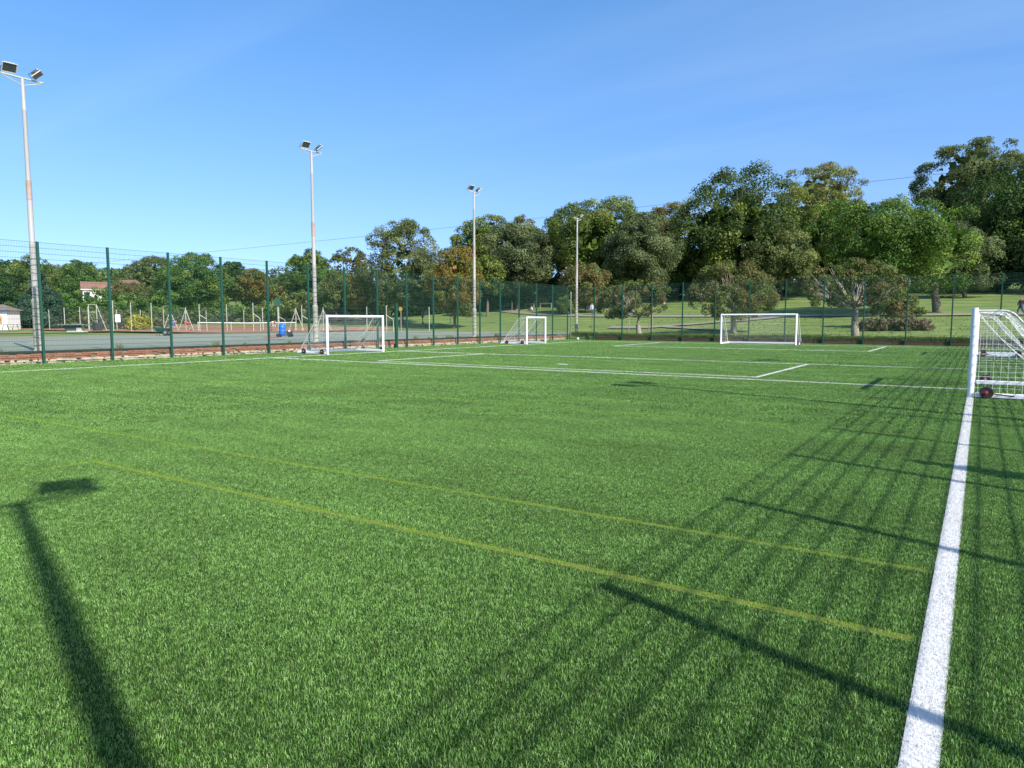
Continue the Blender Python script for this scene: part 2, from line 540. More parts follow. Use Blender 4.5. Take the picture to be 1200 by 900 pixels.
# ------------------------------------------------------------------ pitch lines, made of coloured turf fibre
W = 0.062
LINES = [  # x0, x1, y0, y1, colour, label
    (-0.17, -0.045, -2.0, 48.45, 'white'),
    (-25.26, -25.14, -2.0, 48.45, 'white'),
    (-25.14, -0.17, 19.42, 19.53, 'white'),
    (-19.85, -5.15, 20.27, 20.38, 'white'),
    (-19.85, -19.74, 20.38, 27.40, 'white'),
    (-5.26, -5.15, 20.38, 27.40, 'white'),
    (-25.14, -0.17, 27.40, 27.51, 'white'),
    (-12.85, -12.45, 22.35, 22.57, 'white'),
    (-19.2, -4.7, 40.45, 40.56, 'white'),
    (-19.2, -19.09, 40.56, 48.34, 'white'),
    (-4.81, -4.7, 40.56, 48.34, 'white'),
    (-25.14, -0.17, 48.34, 48.45, 'white'),
    (-25.14, -0.2, 5.08, 5.16, 'yellow'),
    (-8.38, -0.2, 3.92, 4.0, 'yellow'),
    (-8.38, -8.30, -1.5, 3.92, 'yellow'),
    (-25.14, -0.2, 11.2, 11.25, 'yellow'),
]


def blade_arrays(n, sx, sy, width, height, lean, r):
    """n blades with roots in a sx by sy rectangle: two quads' worth folded into one bent pair of faces"""
    root = np.zeros((n, 3)); root[:, 0] = (r.random(n) - .5) * sx; root[:, 1] = (r.random(n) - .5) * sy
    a = r.random(n) * 2 * np.pi
    ln = np.abs(r.normal(0, lean, n))
    h = height * r.uniform(0.65, 1.2, n)
    d = np.stack([np.cos(a), np.sin(a), np.zeros(n)], 1)
    tw = r.random(n) * 2 * np.pi
    s = np.stack([np.cos(tw), np.sin(tw), np.zeros(n)], 1)
    w = (width * r.uniform(0.7, 1.3, n))[:, None]
    mid = root + d * (h * np.sin(ln * 0.5) * 0.55)[:, None]; mid[:, 2] += h * np.cos(ln * 0.5) * 0.55
    tip = mid + d * (h * np.sin(ln * 1.5) * 0.5)[:, None]; tip[:, 2] += h * np.maximum(0.05, np.cos(ln * 1.5)) * 0.5
    V = np.stack([root - s * w / 2, root + s * w / 2, mid + s * w / 2, mid - s * w / 2,
                  mid - s * w / 2, mid + s * w / 2, tip + s * w * 0.22, tip - s * w * 0.22], 1).reshape(-1, 3)
    yarn = np.repeat(np.clip(r.random(n), 0, 1), 2)
    return V, yarn


def lod_of(d):
    return 0 if d < 13 else (1 if d < 30 else 2)


LOD = [dict(dens=27000, w=0.0019, h=0.0175), dict(dens=5600, w=0.0042, h=0.018), dict(dens=1100, w=0.0095, h=0.02)]
LINE_DENS = [11500, 4800, 1700]

LNAMES = {'white': 'white_line', 'yellow': 'yellow_line'}
for (x0, x1, y0, y1, cname) in LINES:
    V, Y = [], []
    # cut the line into stretches so the fibre gets coarser with distance from the camera
    n = max(1, int(max(x1 - x0, y1 - y0) / 1.0))
    for i in range(n):
        if x1 - x0 > y1 - y0:
            ax0, ax1, ay0, ay1 = x0 + (x1 - x0) * i / n, x0 + (x1 - x0) * (i + 1) / n, y0, y1
        else:
            ax0, ax1, ay0, ay1 = x0, x1, y0 + (y1 - y0) * i / n, y0 + (y1 - y0) * (i + 1) / n
        cx, cy = (ax0 + ax1) / 2, (ay0 + ay1) / 2
        L = LOD[lod_of(math.hypot(cx, cy))]
        far = lod_of(math.hypot(cx, cy))
        dens = LINE_DENS[far] * (1.0 if cname == 'white' else 0.9)
        nb = max(4, int(dens * (ax1 - ax0) * (ay1 - ay0)))
        v, yv = blade_arrays(nb, ax1 - ax0, ay1 - ay0, L['w'] * 1.15, L['h'] * (1.12, 1.2, 1.3)[far], 0.65, rng)
        v[:, 0] += cx; v[:, 1] += cy
        V.append(v); Y.append(yv)
    V = np.concatenate(V); Y = np.concatenate(Y)
    me = np_mesh(LNAMES[cname], V, 4, M[cname + '_blade'], Y, 'yarn')
    o = tag(obj(LNAMES[cname], me), kind='structure')
    z = 0.004
    b = MB(); b.face([(x0, y0, z), (x1, y0, z), (x1, y1, z), (x0, y1, z)])
    b.build('line_backing', M[cname + '_base'], o)

# green fibre everywhere else: a quadtree of clumps that keeps clear of the lines
RECT = np.array([l[:4] for l in LINES])
cells = {}
gx, gy = np.meshgrid(np.arange(-29.3 + .25, RX + 2.0, 0.5), np.arange(-1.75, 52.3, 0.5), indexing='ij')
cur = np.stack([gx.ravel(), gy.ravel()], 1)
# the view and a generous margin round it
ang = np.degrees(np.arctan2(-cur[:, 0], cur[:, 1])) - math.degrees(YAW)
dist0 = np.hypot(cur[:, 0], cur[:, 1])
cur = cur[(np.abs(ang) < 56) | (dist0 < 3.5)]
size = 0.5
while len(cur):
    h = size / 2
    x0, x1, y0, y1 = cur[:, 0] - h, cur[:, 0] + h, cur[:, 1] - h, cur[:, 1] + h
    inter = np.zeros(len(cur), bool); inside = np.zeros(len(cur), bool)
    for r_ in RECT:
        inter |= (x1 > r_[0]) & (x0 < r_[1]) & (y1 > r_[2]) & (y0 < r_[3])
        inside |= (x0 >= r_[0]) & (x1 <= r_[1]) & (y0 >= r_[2]) & (y1 <= r_[3])
    last = size < 0.04
    d = np.hypot(cur[:, 0], cur[:, 1])
    big = (size > 0.3) & (d < 14)                # finer tiles near the camera hide repeats
    keep = ~inter & ~big
    if last:
        c_in = np.zeros(len(cur), bool)
        for r_ in RECT:
            c_in |= (cur[:, 0] > r_[0]) & (cur[:, 0] < r_[1]) & (cur[:, 1] > r_[2]) & (cur[:, 1] < r_[3])
        keep = ~c_in
    cells[size] = cur[keep]
    if last: break
    rest = cur[~keep & ~inside]
    q = size / 4
    cur = np.concatenate([rest + (a, c) for a in (-q, q) for c in (-q, q)]) if len(rest) else rest
    size /= 2

tcol = bpy.data.collections.new('turf_clumps')
variants = []
pts, vid, rot, scl = [], [], [], []
for size, C in cells.items():
    if not len(C): continue
    d = np.hypot(C[:, 0], C[:, 1])
    d = d * rng.uniform(0.85, 1.15, len(d))
    lod = np.where(d < 13, 0, np.where(d < 30, 1, 2))
    for l in range(3):
        S = C[lod == l]
        if not len(S): continue
        nv = 5 if size > 0.1 else 3
        ids = []
        for k in range(nv):
            nb = max(1, int(round(LOD[l]['dens'] * size * size)))
            V, Y = blade_arrays(nb, size * 1.04, size * 1.04, LOD[l]['w'], LOD[l]['h'], 0.72, rng)
            nm = 'turf_clump_%03d' % len(variants)
            me = np_mesh(nm, V, 4, M['turf_blade'], Y, 'yarn')
            ob = bpy.data.objects.new(nm, me); tcol.objects.link(ob)
            ids.append(len(variants)); variants.append(nm)
        n = len(S)
        pts.append(np.column_stack([S, np.full(n, 0.001)]))
        vid.append(np.array(ids)[rng.integers(0, nv, n)])
        rot.append(rng.integers(0, 4, n) * (np.pi / 2))
        scl.append(rng.uniform(0.9, 1.12, n))
pts = np.concatenate(pts); vid = np.concatenate(vid); rot = np.concatenate(rot); scl = np.concatenate(scl)


def instancer(name, coll, pts, vid, rot, scl, m):
    me = bpy.data.meshes.new(name)
    me.vertices.add(len(pts)); me.vertices.foreach_set('co', pts.astype(np.float32).ravel())
    a = me.attributes.new('variant', 'INT', 'POINT'); a.data.foreach_set('value', vid.astype(np.int32))
    a = me.attributes.new('turn', 'FLOAT', 'POINT'); a.data.foreach_set('value', rot.astype(np.float32))
    a = me.attributes.new('tall', 'FLOAT_VECTOR', 'POINT'); a.data.foreach_set('vector', scl.astype(np.float32).ravel())
    me.materials.append(m)
    o = obj(name, me)
    ng = bpy.data.node_groups.new(name + '_nodes', 'GeometryNodeTree')
    ng.interface.new_socket('Geometry', in_out='INPUT', socket_type='NodeSocketGeometry')
    ng.interface.new_socket('Geometry', in_out='OUTPUT', socket_type='NodeSocketGeometry')
    N, L = ng.nodes, ng.links
    gi, go = N.new('NodeGroupInput'), N.new('NodeGroupOutput')
    ci = N.new('GeometryNodeCollectionInfo')
    ci.inputs['Collection'].default_value = coll
    ci.inputs['Separate Children'].default_value = True
    ci.inputs['Reset Children'].default_value = True
    ip = N.new('GeometryNodeInstanceOnPoints')
    ip.inputs['Pick Instance'].default_value = True

    def named(nm, t):
        k = N.new('GeometryNodeInputNamedAttribute'); k.data_type = t; k.inputs['Name'].default_value = nm
        return [s for s in k.outputs if s.enabled and s.name == 'Attribute'][0]
    L.new(gi.outputs[0], ip.inputs['Points'])
    L.new(ci.outputs[0], ip.inputs['Instance'])
    L.new(named('variant', 'INT'), ip.inputs['Instance Index'])
    cx = N.new('ShaderNodeCombineXYZ'); L.new(named('turn', 'FLOAT'), cx.inputs['Z'])
    er = N.new('FunctionNodeEulerToRotation'); L.new(cx.outputs[0], er.inputs[0])
    L.new(er.outputs[0], ip.inputs['Rotation'])
    L.new(named('tall', 'FLOAT_VECTOR'), ip.inputs['Scale'])
    L.new(ip.outputs[0], go.inputs[0])
    md = o.modifiers.new('instances', 'NODES'); md.node_group = ng
    return o


o = instancer('artificial_grass', tcol, pts, vid, rot, np.column_stack([np.ones_like(scl), np.ones_like(scl), scl]), M['turf_blade'])
tag(o, 'short green artificial turf covering the football pitch', 'turf', kind='stuff')


# long grass on the verges, outside the far fence and round the trunks
def tuft_collection(name, m, n=4, blades=70, w=0.012, h=0.3, spread=0.35, lean=0.45):
    c = bpy.data.collections.new(name)
    for k in range(n):
        V, Y = blade_arrays(blades, spread, spread, w, h, lean, rng)
        c.objects.link(bpy.data.objects.new('%s_%d' % (name, k), np_mesh(name, V, 4, m, Y, 'yarn')))
    return c


def tufts(name, label, coll, P, hmin, hmax, m, n=4):
    P = np.array(P)
    k = len(P)
    s = rng.uniform(hmin, hmax, k)
    return tag(instancer(name, coll, P, rng.integers(0, n, k), rng.random(k) * 6.28, np.column_stack([s, s, s]), m), label, 'grass', kind='stuff')


tc_ = tuft_collection('verge_tuft', M['long_grass'])
P = []
for i in range(2600):
    x = rng.uniform(-29, 20); y = 52.55 + abs(rng.normal(0, 0.9))
    P.append((x, y, ground_z(x, y)))
for i in range(22):
    y = rng.uniform(5, 52); P.append((-29.55 + rng.normal(0, .03), y, 0.4))
tufts('verge_grass', 'rough green grass growing along the foot of the far fence', tc_, P, 0.4, 0.95, M['long_grass'])
P = []
for i in range(2600):
    x = rng.uniform(-40, 22); y = 54 + rng.random() ** 1.6 * 34
    P.append((x, y, ground_z(x, y)))
tufts('park_lawn_tufts', 'uneven mown lawn grass of the park beyond the fence', tc_, P, 0.16, 0.34, M['long_grass'])
td_ = tuft_collection('dry_tuft', M['dry_grass'], h=0.9, blades=60, w=0.03, spread=0.6, lean=0.3)
P = []
for i in range(170):
    p = hit(rng.uniform(600, 640), rng.uniform(356.5, 359.5)); P.append(tuple(p))
tufts('dry_grass', 'tall straw coloured grass beside the path behind the small goal', td_, P, 0.9, 1.9, M['dry_grass'])

# ------------------------------------------------------------------ twin-wire sports fence
FH = 4.47


def wire_panel(w, z0, z1, rw=0.0044):
    b = MB()
    n = int(round(w / 0.05))
    for i in range(n + 1):
        x = -w / 2 + w * i / n
        b.tube([(x, 0, z0), (x, 0, z1)], 0.0023, 4, False)
    m = int(round((z1 - z0) / 0.2))
    for j in range(m + 1):
        z = z0 + (z1 - z0) * j / m
        for s in (-1, 1):
            b.tube([(-w / 2, s * 0.009, z), (w / 2, s * 0.009, z)], rw, 4, False)
    return b.mesh('wire_panel', M['wire_green'])


def post_mesh(h, w=0.08):
    b = MB()
    b.box((0, 0, h / 2), (w, w, h))
    b.box((0, 0, h + 0.006), (w + 0.012, w + 0.012, 0.012))
    # clamp bar with bolts on the pitch side
    b.box((0, w / 2 + 0.006, h / 2), (0.05, 0.008, h - 0.1))
    for k in range(int(h / 0.4)):
        b.box((0, w / 2 + 0.016, 0.25 + k * 0.4), (0.02, 0.012, 0.02))
    return b.mesh('post', M['fence_green'])


PANEL = wire_panel(2.42, 0.06, FH - 0.02)
PANEL_SHADOW = wire_panel(2.42, 0.06, FH - 0.02, 0.0066)      # unseen right fence: wires thickened to strengthen its shadow stripes
POST = post_mesh(FH)


def fence(name, label, x0, y0, x1, y1, n, panel=None, skip=()):
    """n bays from (x0,y0) to (x1,y1)"""
    L = math.hypot(x1 - x0, y1 - y0)
    rz = math.atan2(y1 - y0, x1 - x0)
    root = thing(name, label, 'fence', (x0, y0, 0), rz)
    s = L / n
    for i in range(n + 1):
        obj('post', POST, root, (i * s, 0, 0))
    for i in range(n):
        if i in skip: continue
        p = obj('mesh_panel', panel or PANEL, root, ((i + 0.5) * s, -0.05, 0))
        p.scale.x = (s - 0.07) / 2.42
    return root


# left side runs away from the camera, far side across, right side behind the photographer's shoulder
fence('sports_fence', 'tall dark green mesh fence on the left between pitch and tennis courts', FX, 52.23 - 2.5 * 21, FX, 52.23, 21)
fence('sports_fence', 'tall dark green mesh fence across the far end behind the goals', RX + 0.02, 52.23, FX + 2.5, 52.23, 12)
fence('sports_fence', 'tall dark green mesh fence at the right whose grid shadow falls on the turf', RX, 52.06, RX, -7.94, 24, PANEL_SHADOW)
# the end of a bay turned into a gate at the far left corner
g = thing('corner_gate', 'green mesh gate in the far left corner of the fence', 'gate', (FX + 0.06, 52.23, 0))
b = MB(); b.box((0.0, 0, 2.0), (0.07, 0.07, 4.0)); b.build('gate_post', M['galv'], g, (0.1, 0.25, 0))
b = MB()
b.tube([(0.2, 0, 0.1), (2.25, 0, 0.1), (2.25, 0, 2.3), (0.2, 0, 2.3), (0.2, 0, 0.1)], 0.025, 6)
b.build('gate_frame', M['fence_green'], g)
p = obj('gate_mesh', wire_panel(2.0, 0.12, 2.28), g, (1.22, 0, 0))
p = obj('upper_mesh', wire_panel(2.0, 2.35, FH - 0.02), g, (1.22, -0.02, 0))
b = MB(); b.box((2.1, -0.05, 1.1), (0.04, 0.06, 0.2)); b.build('latch', M['dark_metal'], g)

sp = thing('gate_stop_post', 'short thick green post beside the fence right of the left goal', 'post', (-28.35, 30.6, 0))
b = MB(); b.box((0, 0, 1.3), (0.14, 0.14, 2.6)); b.build('post', M['fence_green'], sp, bevel=0.008)
b = MB(); b.box((0, 0, 2.61), (0.16, 0.16, 0.02)); b.build('cap', M['fence_green'], sp)
b = MB(); b.box((-0.12, 0.05, 0.12), (0.14, 0.2, 0.24)); b.build('foot_bracket', M['dark_metal'], sp)

# white notice on the left fence
nb = thing('notice_board', 'small white notice hung on the left fence by its second post', 'sign', (FX + 0.1, 14.95, 1.69), 0)
b = MB(); b.box((0, 0, 0), (0.012, 0.2, 0.3)); b.build('panel', M['sign_white'], nb)
b = MB()
b.box((-0.02, 0, 0.1), (0.03, 0.03, 0.02))
b.build('clip', M['dark_metal'], nb)
b.build('clip', M['dark_metal'], nb, (0, 0, -0.2))

# ------------------------------------------------------------------ low wall under the left fence: rubble, two brick courses and a dark timber on top
wall = thing('low_wall', 'low red brick and rubble wall at the foot of the left fence', 'wall', (-29.28, 0, 0))
b = MB(); b.box((-0.12, 23, 0.18), (0.2, 58.6, 0.36)); b.build('core', M['mortar'], wall)
r = random.Random(3)
b = MB()
y = -6
while y < 52.1:
    for row in range(2):
        l = r.uniform(0.14, 0.42); h = r.uniform(0.06, 0.105)
        b.box((r.uniform(-0.01, 0.05), y + r.uniform(-.05, .05), 0.035 + row * 0.075), (0.14 + r.random() * .05, l, h), Euler((r.uniform(-.1, .1), r.uniform(-.15, .15), r.uniform(-.15, .15))).to_matrix(), 0.8)
    y += r.uniform(0.15, 0.36)
o = b.build('rubble_stone', M['stone'], wall, bevel=0.012); o['kind'] = 'stuff'
b = MB()
for c in range(3):
    y = -6 + (c % 2) * 0.11
    while y < 52.1:
        if r.random() > 0.09:
            b.box((0.0 + r.uniform(-.012, .012) - 0.012 * c, y, 0.19 + c * 0.075), (0.11, 0.212, 0.064), Euler((0, 0, r.uniform(-.03, .03))).to_matrix())
        y += 0.225
o = b.build('brick', M['brick'], wall); o['kind'] = 'stuff'
y = -6.0
while y < 51:
    L_ = 3.0 if y + 3 < 52.1 else 52.1 - y
    b = MB(); b.box((0, 0, 0), (0.1, L_ - 0.02, 0.09))
    b.build('timber_plank', M['timber_dark'], wall, (-0.06, y + L_ / 2, 0.425 + r.uniform(-.008, .008)))
    y += 3.0

edge = thing('timber_edging', 'brown timber boards along the foot of the far fence', 'edging', (0, 52.33, 0))
x = -26.4
while x < 12:
    b = MB(); b.box((0, 0, 0), (2.36, 0.06, 0.3))
    b.build('plank', M['timber_brown'], edge, (x + 1.2, r.uniform(-.012, .012), 0.15 + r.uniform(-.02, .01)))
    b = MB(); b.box((0, 0, 0), (0.09, 0.09, 0.34)); b.build('peg', M['timber_dark'], edge, (x, 0.02, 0.17))
    x += 2.4

# ------------------------------------------------------------------ goals
def arc_profile(H, top, depth):
    """side outline of the net stay: back from the bar, round the bend, down to the rear foot"""
    P = [(0.0, H)]
    a = Vector((top, H)); e = Vector((depth, 0.09))
    d1 = Vector((1, 0)); d2 = (e - a).normalized()
    rr = 0.16
    s, t_ = a - d1 * rr, a + d2 * rr
    for k in range(6):
        u = k / 5
        q = s * (1 - u) ** 2 + a * 2 * u * (1 - u) + t_ * u * u
        P.append((q.x, q.y))
    P.append((e.x, e.y))
    return P


def rope(b, p, q, r_=0.0022):
    b.tube([p, q], r_, 3, False)


def make_goal(label, loc, rz, w, H=1.86, depth=2.0, top=0.62, cell=0.12, sag=0.1, seed=1):
    """mouth along local x (0..w) facing -y, net behind at +y"""
    g = thing('goal', label, 'goal', loc, rz, 'portable goals on the pitch')
    rr = random.Random(seed)
    T = 0.06
    for x in (0, w):
        b = MB(); b.tube([(x, 0, 0.0), (x, 0, H)], T, 14)
        b.build('post', M['white_paint'], g, smooth=True)
    b = MB(); b.tube([(0.0, 0, H - T), (w, 0, H - T)], T * 0.985, 14)
    b.build('crossbar', M['white_paint'], g, smooth=True)
    for x in (0, w):
        b = MB(); b.box((x, depth / 2 + 0.05, 0.065), (0.1, depth - 0.06, 0.10))
        b.build('side_base', M['white_paint'], g, bevel=0.015)
    b = MB(); b.box((w / 2, depth + 0.06, 0.07), (w + 0.1, 0.12, 0.11))
    b.build('rear_base', M['white_paint'], g, bevel=0.015)
    prof = arc_profile(H - T, top, depth)
    for x in (0.0, w):
        b = MB(); b.tube([(x, y, z) for y, z in prof], 0.02, 8)
        b.build('net_stay', M['pale_tube'], g, smooth=True)
    # wheels outside each base rail
    for x, s in ((-0.1, -1), (w + 0.1, 1)):
        for y in (0.28, depth - 0.45):
            wh = bpy.data.objects.new('wheel', None); COL.objects.link(wh); wh.parent = g; wh.location = (x, y, 0.13)
            b = MB(); b.lathe([(0.055, -0.03), (0.11, -0.036), (0.124, -0.02), (0.124, 0.02), (0.11, 0.036), (0.055, 0.03)], axis='x', sides=22)
            b.build('tyre', M['rubber'], wh, smooth=True)
            b = MB(); b.lathe([(0.025, -0.034), (0.052, -0.028), (0.058, -0.038), (0.058, 0.038), (0.052, 0.03), (0.025, 0.034)], axis='x', sides=18)
            b.build('rim', M['red_rim'], wh)
            b = MB(); b.lathe([(0.02, -0.06), (0.026, -0.045), (0.026, 0.045), (0.02, 0.06)], axis='x', sides=12)
            b.build('hub', M['hub'], wh)
        b = MB(); b.tube([(x * 1.0, 0.3, 0.12), (x, 0.75, 0.07)], 0.014, 6); b.build('wheel_lever', M['dark_metal'], g)
    # net
    b = MB()
    # resample the profile by length
    PV = [Vector((0, y, z)) for y, z in prof]
    seg = [(PV[i + 1] - PV[i]).length for i in range(len(PV) - 1)]
    total = sum(seg)
    m = int(total / cell)

    def along(t):
        d = t * total
        for i, L_ in enumerate(seg):
            if d <= L_ or i == len(seg) - 1:
                return PV[i].lerp(PV[i + 1], min(1, d / L_))
            d -= L_
    nx = int(w / cell)
    G = {}
    for i in range(nx + 1):
        u = i / nx
        for j in range(m + 1):
            t = j / m
            p = along(t).copy(); p.x = u * w
            s = math.sin(math.pi * u) ** 0.6 * math.sin(math.pi * min(1, t * 1.02)) * sag
            p.z -= s * 0.9; p.y -= s * 0.9
            p.x += 0.02 * math.sin(j * 1.3 + i) ; p.z += 0.012 * math.sin(i * 0.9 + j * 0.7)
            p.z = max(0.05, p.z)
            G[i, j] = p
    for i in range(nx + 1):
        for j in range(m + 1):
            if i < nx: rope(b, G[i, j], G[i + 1, j])
            if j < m: rope(b, G[i, j], G[i, j + 1])
    # sides: a grid under the stay, drawn in a little
    for sx in (0, 1):
        ny, nz = int(depth / cell), int(H / cell)

        def zmax(y):
            for (y0, z0), (y1, z1) in zip(prof[:-1], prof[1:]):
                if y0 <= y <= y1 + 1e-6:
                    return z0 + (z1 - z0) * (y - y0) / max(1e-6, y1 - y0)
            return 0.1
        Q = {}
        for j in range(ny + 1):
            y = depth * j / ny
            zm = zmax(y)
            for k in range(nz + 1):
                z = 0.1 + (H - 0.15) * k / nz
                inn = math.sin(math.pi * min(1, z / H)) * math.sin(math.pi * j / ny) * 0.07
                if z <= zm + cell * 0.5:
                    Q[j, k] = Vector(((inn if sx == 0 else w - inn), y, min(z, zm)))
        for (j, k), p in Q.items():
            if (j + 1, k) in Q: rope(b, p, Q[j + 1, k])
            if (j, k + 1) in Q: rope(b, p, Q[j, k + 1])
    # hem cords that droop from the top corners
    for x in (0.03, w - 0.03):
        pts_ = [(x, 0.03 + depth * t, (H - 0.12) * (1 - t) ** 1.25 + 0.08 - 0.25 * math.sin(math.pi * t) * (1 - t)) for t in np.linspace(0, 1, 10)]
        b.tube(pts_, 0.006, 5, False)
    n = b.build('net', M['net_cord'], g)
    return g


make_goal('white goal at right edge, nearest the camera, on the touchline', (-0.11, 21.1, 0), R_(-90), 3.66, seed=2)
make_goal('white goal half hidden behind the nearest goal on the right touchline', (-0.11, 40.1, 0), R_(-90), 2.44, seed=5)
make_goal('white goal at left beside the fence, near the tall cream floodlight pole', (-25.6, 22.9, 0), R_(90), 3.72, seed=3)
make_goal('small square white goal by the fence in the middle distance', (-25.45, 40.2, 0), R_(90), 2.44, seed=4)
make_goal('wide white goal at the far end in front of the park trees', (-14.85, 48.4, 0), 0, 4.88, H=2.05, depth=1.7, seed=6)


# ------------------------------------------------------------------ floodlights
def make_floodlight(label, loc, face, top=10.45, toe=(8, 55), single=False, base_z=0.0):
    """face: direction (rz) in which the lamps look; arm runs along local y"""
    g = thing('floodlight', label, 'floodlight', loc, face, 'floodlight poles round the pitch')
    b = MB(); b.lathe([(0.19, 0), (0.19, 0.03), (0.145, 0.04), (0.14, 1.85), (0.155, 1.9), (0.155, 2.0), (0.1, 2.06)], sides=18)
    b.build('base_sleeve', M['pole_base'], g, smooth=True)
    b = MB(); b.lathe([(0.11, 1.95), (0.107, 4.1), (0.112, 4.12), (0.112, 4.2), (0.1, 4.24), (0.095, 5.9)], sides=16)
    b.build('lower_pole', M['pole_cream'], g, smooth=True)
    b = MB(); b.lathe([(0.0985, 5.85), (0.0965, 6.6)], sides=16)
    b.build('joint_sleeve', M['pole_rust'], g, smooth=True)
    b = MB(); b.lathe([(0.088, 5.9), (0.072, 9.2), (0.077, 9.22), (0.077, 9.3), (0.068, 9.33), (0.064, top)], sides=16)
    b.build('upper_pole', M['pole_cream'], g, smooth=True)
    for k in range(13):
        z = 0.25 + k * 0.28
        rr = 0.148 if z < 1.95 else 0.112
        b = MB(); b.lathe([(rr, -0.016), (rr + .008, -0.012), (rr + .008, 0.012), (rr, 0.016)], sides=16)
        o = b.build('strap', M['strap'], g, (0, 0, z)); o.rotation_euler = (0.22, 0.1, k * 2.1)
    b = MB(); b.tube([(0, -0.72, top - 0.02), (0, 0.72, top - 0.02)], 0.035, 8)
    b.tube([(0, -0.7, top - 0.05), (0, 0, top - 0.3)], 0.018, 6); b.tube([(0, 0.7, top - 0.05), (0, 0, top - 0.3)], 0.018, 6)
    b.build('cross_arm', M['galv'], g)
    for y, tz, td in ((-0.46, toe[0], 48), (0.46, toe[1], 40)):
        if single and y < 0: continue
        lp = bpy.data.objects.new('lamp', None); COL.objects.link(lp); lp.parent = g
        lp.location = (0.08, y, top + 0.25); lp.rotation_euler = (0, R_(90 - td), R_(tz if y > 0 else -tz)); lp.scale = (0.72, 0.72, 0.72)
        # local x is the beam direction
        b = MB()
        fr = [(0.08, -0.32, -0.26), (0.08, 0.32, -0.26), (0.08, 0.32, 0.26), (0.08, -0.32, 0.26)]
        bk = [(-0.13, -0.2, -0.15), (-0.13, 0.2, -0.15), (-0.13, 0.2, 0.15), (-0.13, -0.2, 0.15)]
        b.v = fr + bk; b.f = [(7, 6, 5, 4), (0, 1, 5, 4), (1, 2, 6, 5), (2, 3, 7, 6), (3, 0, 4, 7), (0, 3, 2, 1)]
        b.build('housing', M['lamp_body'], lp)
        b = MB()
        for c, s in (((0.09, 0, 0.25), (0.03, 0.66, 0.035)), ((0.09, 0, -0.25), (0.03, 0.66, 0.035)), ((0.09, 0.315, 0), (0.03, 0.035, 0.47)), ((0.09, -0.315, 0), (0.03, 0.035, 0.47))):
            b.box(c, s)
        b.build('rim', M['lamp_top'], lp)
        b = MB(); b.box((0.087, 0, 0), (0.006, 0.59, 0.46)); b.build('glass', M['lamp_glass'], lp)
        b = MB()
        for k in range(6):
            b.box((-0.06, -0.2 + k * 0.08, 0.2), (0.1, 0.015, 0.035))
        b.build('cooling_fin', M['lamp_top'], lp)
        b = MB(); b.tube([(0, -0.34, 0), (-0.06, -0.34, -0.33), (-0.06, 0.34, -0.33), (0, 0.34, 0)], 0.02, 6)
        b.build('yoke', M['dark_metal'], lp)
    return g


FLL = [(-31, 12.9, 'tall cream floodlight pole at the far left edge of the picture'), (-31, 26.9, 'tall cream floodlight pole right behind the left goal'),
       (-31.0, 41.8, 'cream floodlight pole beside the orange brown tree'), (-31, 57.5, 'cream floodlight pole with one lamp by the far corner gate')]
for i, (x, y, lb) in enumerate(FLL):
    make_floodlight(lb, (x, y, 0.4), 0.0, single=(i == 3))
for i, (y, w) in enumerate([(-1.28, 'its shadow lies at lower left'), (12.4, 'its shadow crosses the touchline'), (25.3, 'its shadow reaches the far penalty box')]):
    make_floodlight('floodlight pole outside the right fence, ' + w, (5.35, y, 0.0), math.pi, toe=(25, 25))

# ------------------------------------------------------------------ trees
def unit(n, r):
    v = r.normal(size=(n, 3)); return v / np.linalg.norm(v, axis=1)[:, None]


def leaf_quads(pos, nor, size, r, asp=0.62):
    n = len(pos)
    a = np.cross(nor, unit(n, r)); a /= np.linalg.norm(a, axis=1)[:, None] + 1e-9
    c = np.cross(nor, a)
    L = size * r.uniform(0.6, 1.4, n)[:, None]
    bend = nor * L * r.uniform(-0.25, 0.05, n)[:, None]
    return np.stack([pos - a * L * .5 + bend, pos - c * L * asp * .5, pos + a * L * .5 + bend, pos + c * L * asp * .5], 1).reshape(-1, 3)


PAL = {  # leaf colour, second leaf colour, share of second
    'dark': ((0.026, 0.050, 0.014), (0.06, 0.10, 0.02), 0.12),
    'mid': ((0.052, 0.095, 0.02), (0.10, 0.14, 0.03), 0.2),
    'light': ((0.072, 0.105, 0.022), (0.12, 0.14, 0.032), 0.25),
    'bright': ((0.052, 0.094, 0.018), (0.105, 0.15, 0.03), 0.3),
    'olive': ((0.066, 0.086, 0.026), (0.12, 0.135, 0.045), 0.3),
    'grey': ((0.058, 0.078, 0.030), (0.11, 0.13, 0.055), 0.3),
    'brownish': ((0.13, 0.105, 0.04), (0.075, 0.10, 0.03), 0.4),
    'orange': ((0.135, 0.098, 0.022), (0.085, 0.10, 0.024), 0.4),
    'yellowish': ((0.115, 0.13, 0.035), (0.14, 0.115, 0.04), 0.3),
    'yellow_tufted': ((0.04, 0.064, 0.015), (0.115, 0.135, 0.026), 0.16),  # dark leaves with scattered yellow-green tufts
    'conifer': ((0.022, 0.045, 0.026), (0.05, 0.075, 0.045), 0.2),
    'rust': ((0.105, 0.09, 0.034), (0.075, 0.095, 0.026), 0.55),
    'yellow': ((0.30, 0.27, 0.03), (0.18, 0.2, 0.03), 0.3),
    'hedge': ((0.055, 0.105, 0.018), (0.09, 0.14, 0.03), 0.3),
    'heather': ((0.17, 0.125, 0.085), (0.10, 0.11, 0.05), 0.35),
}


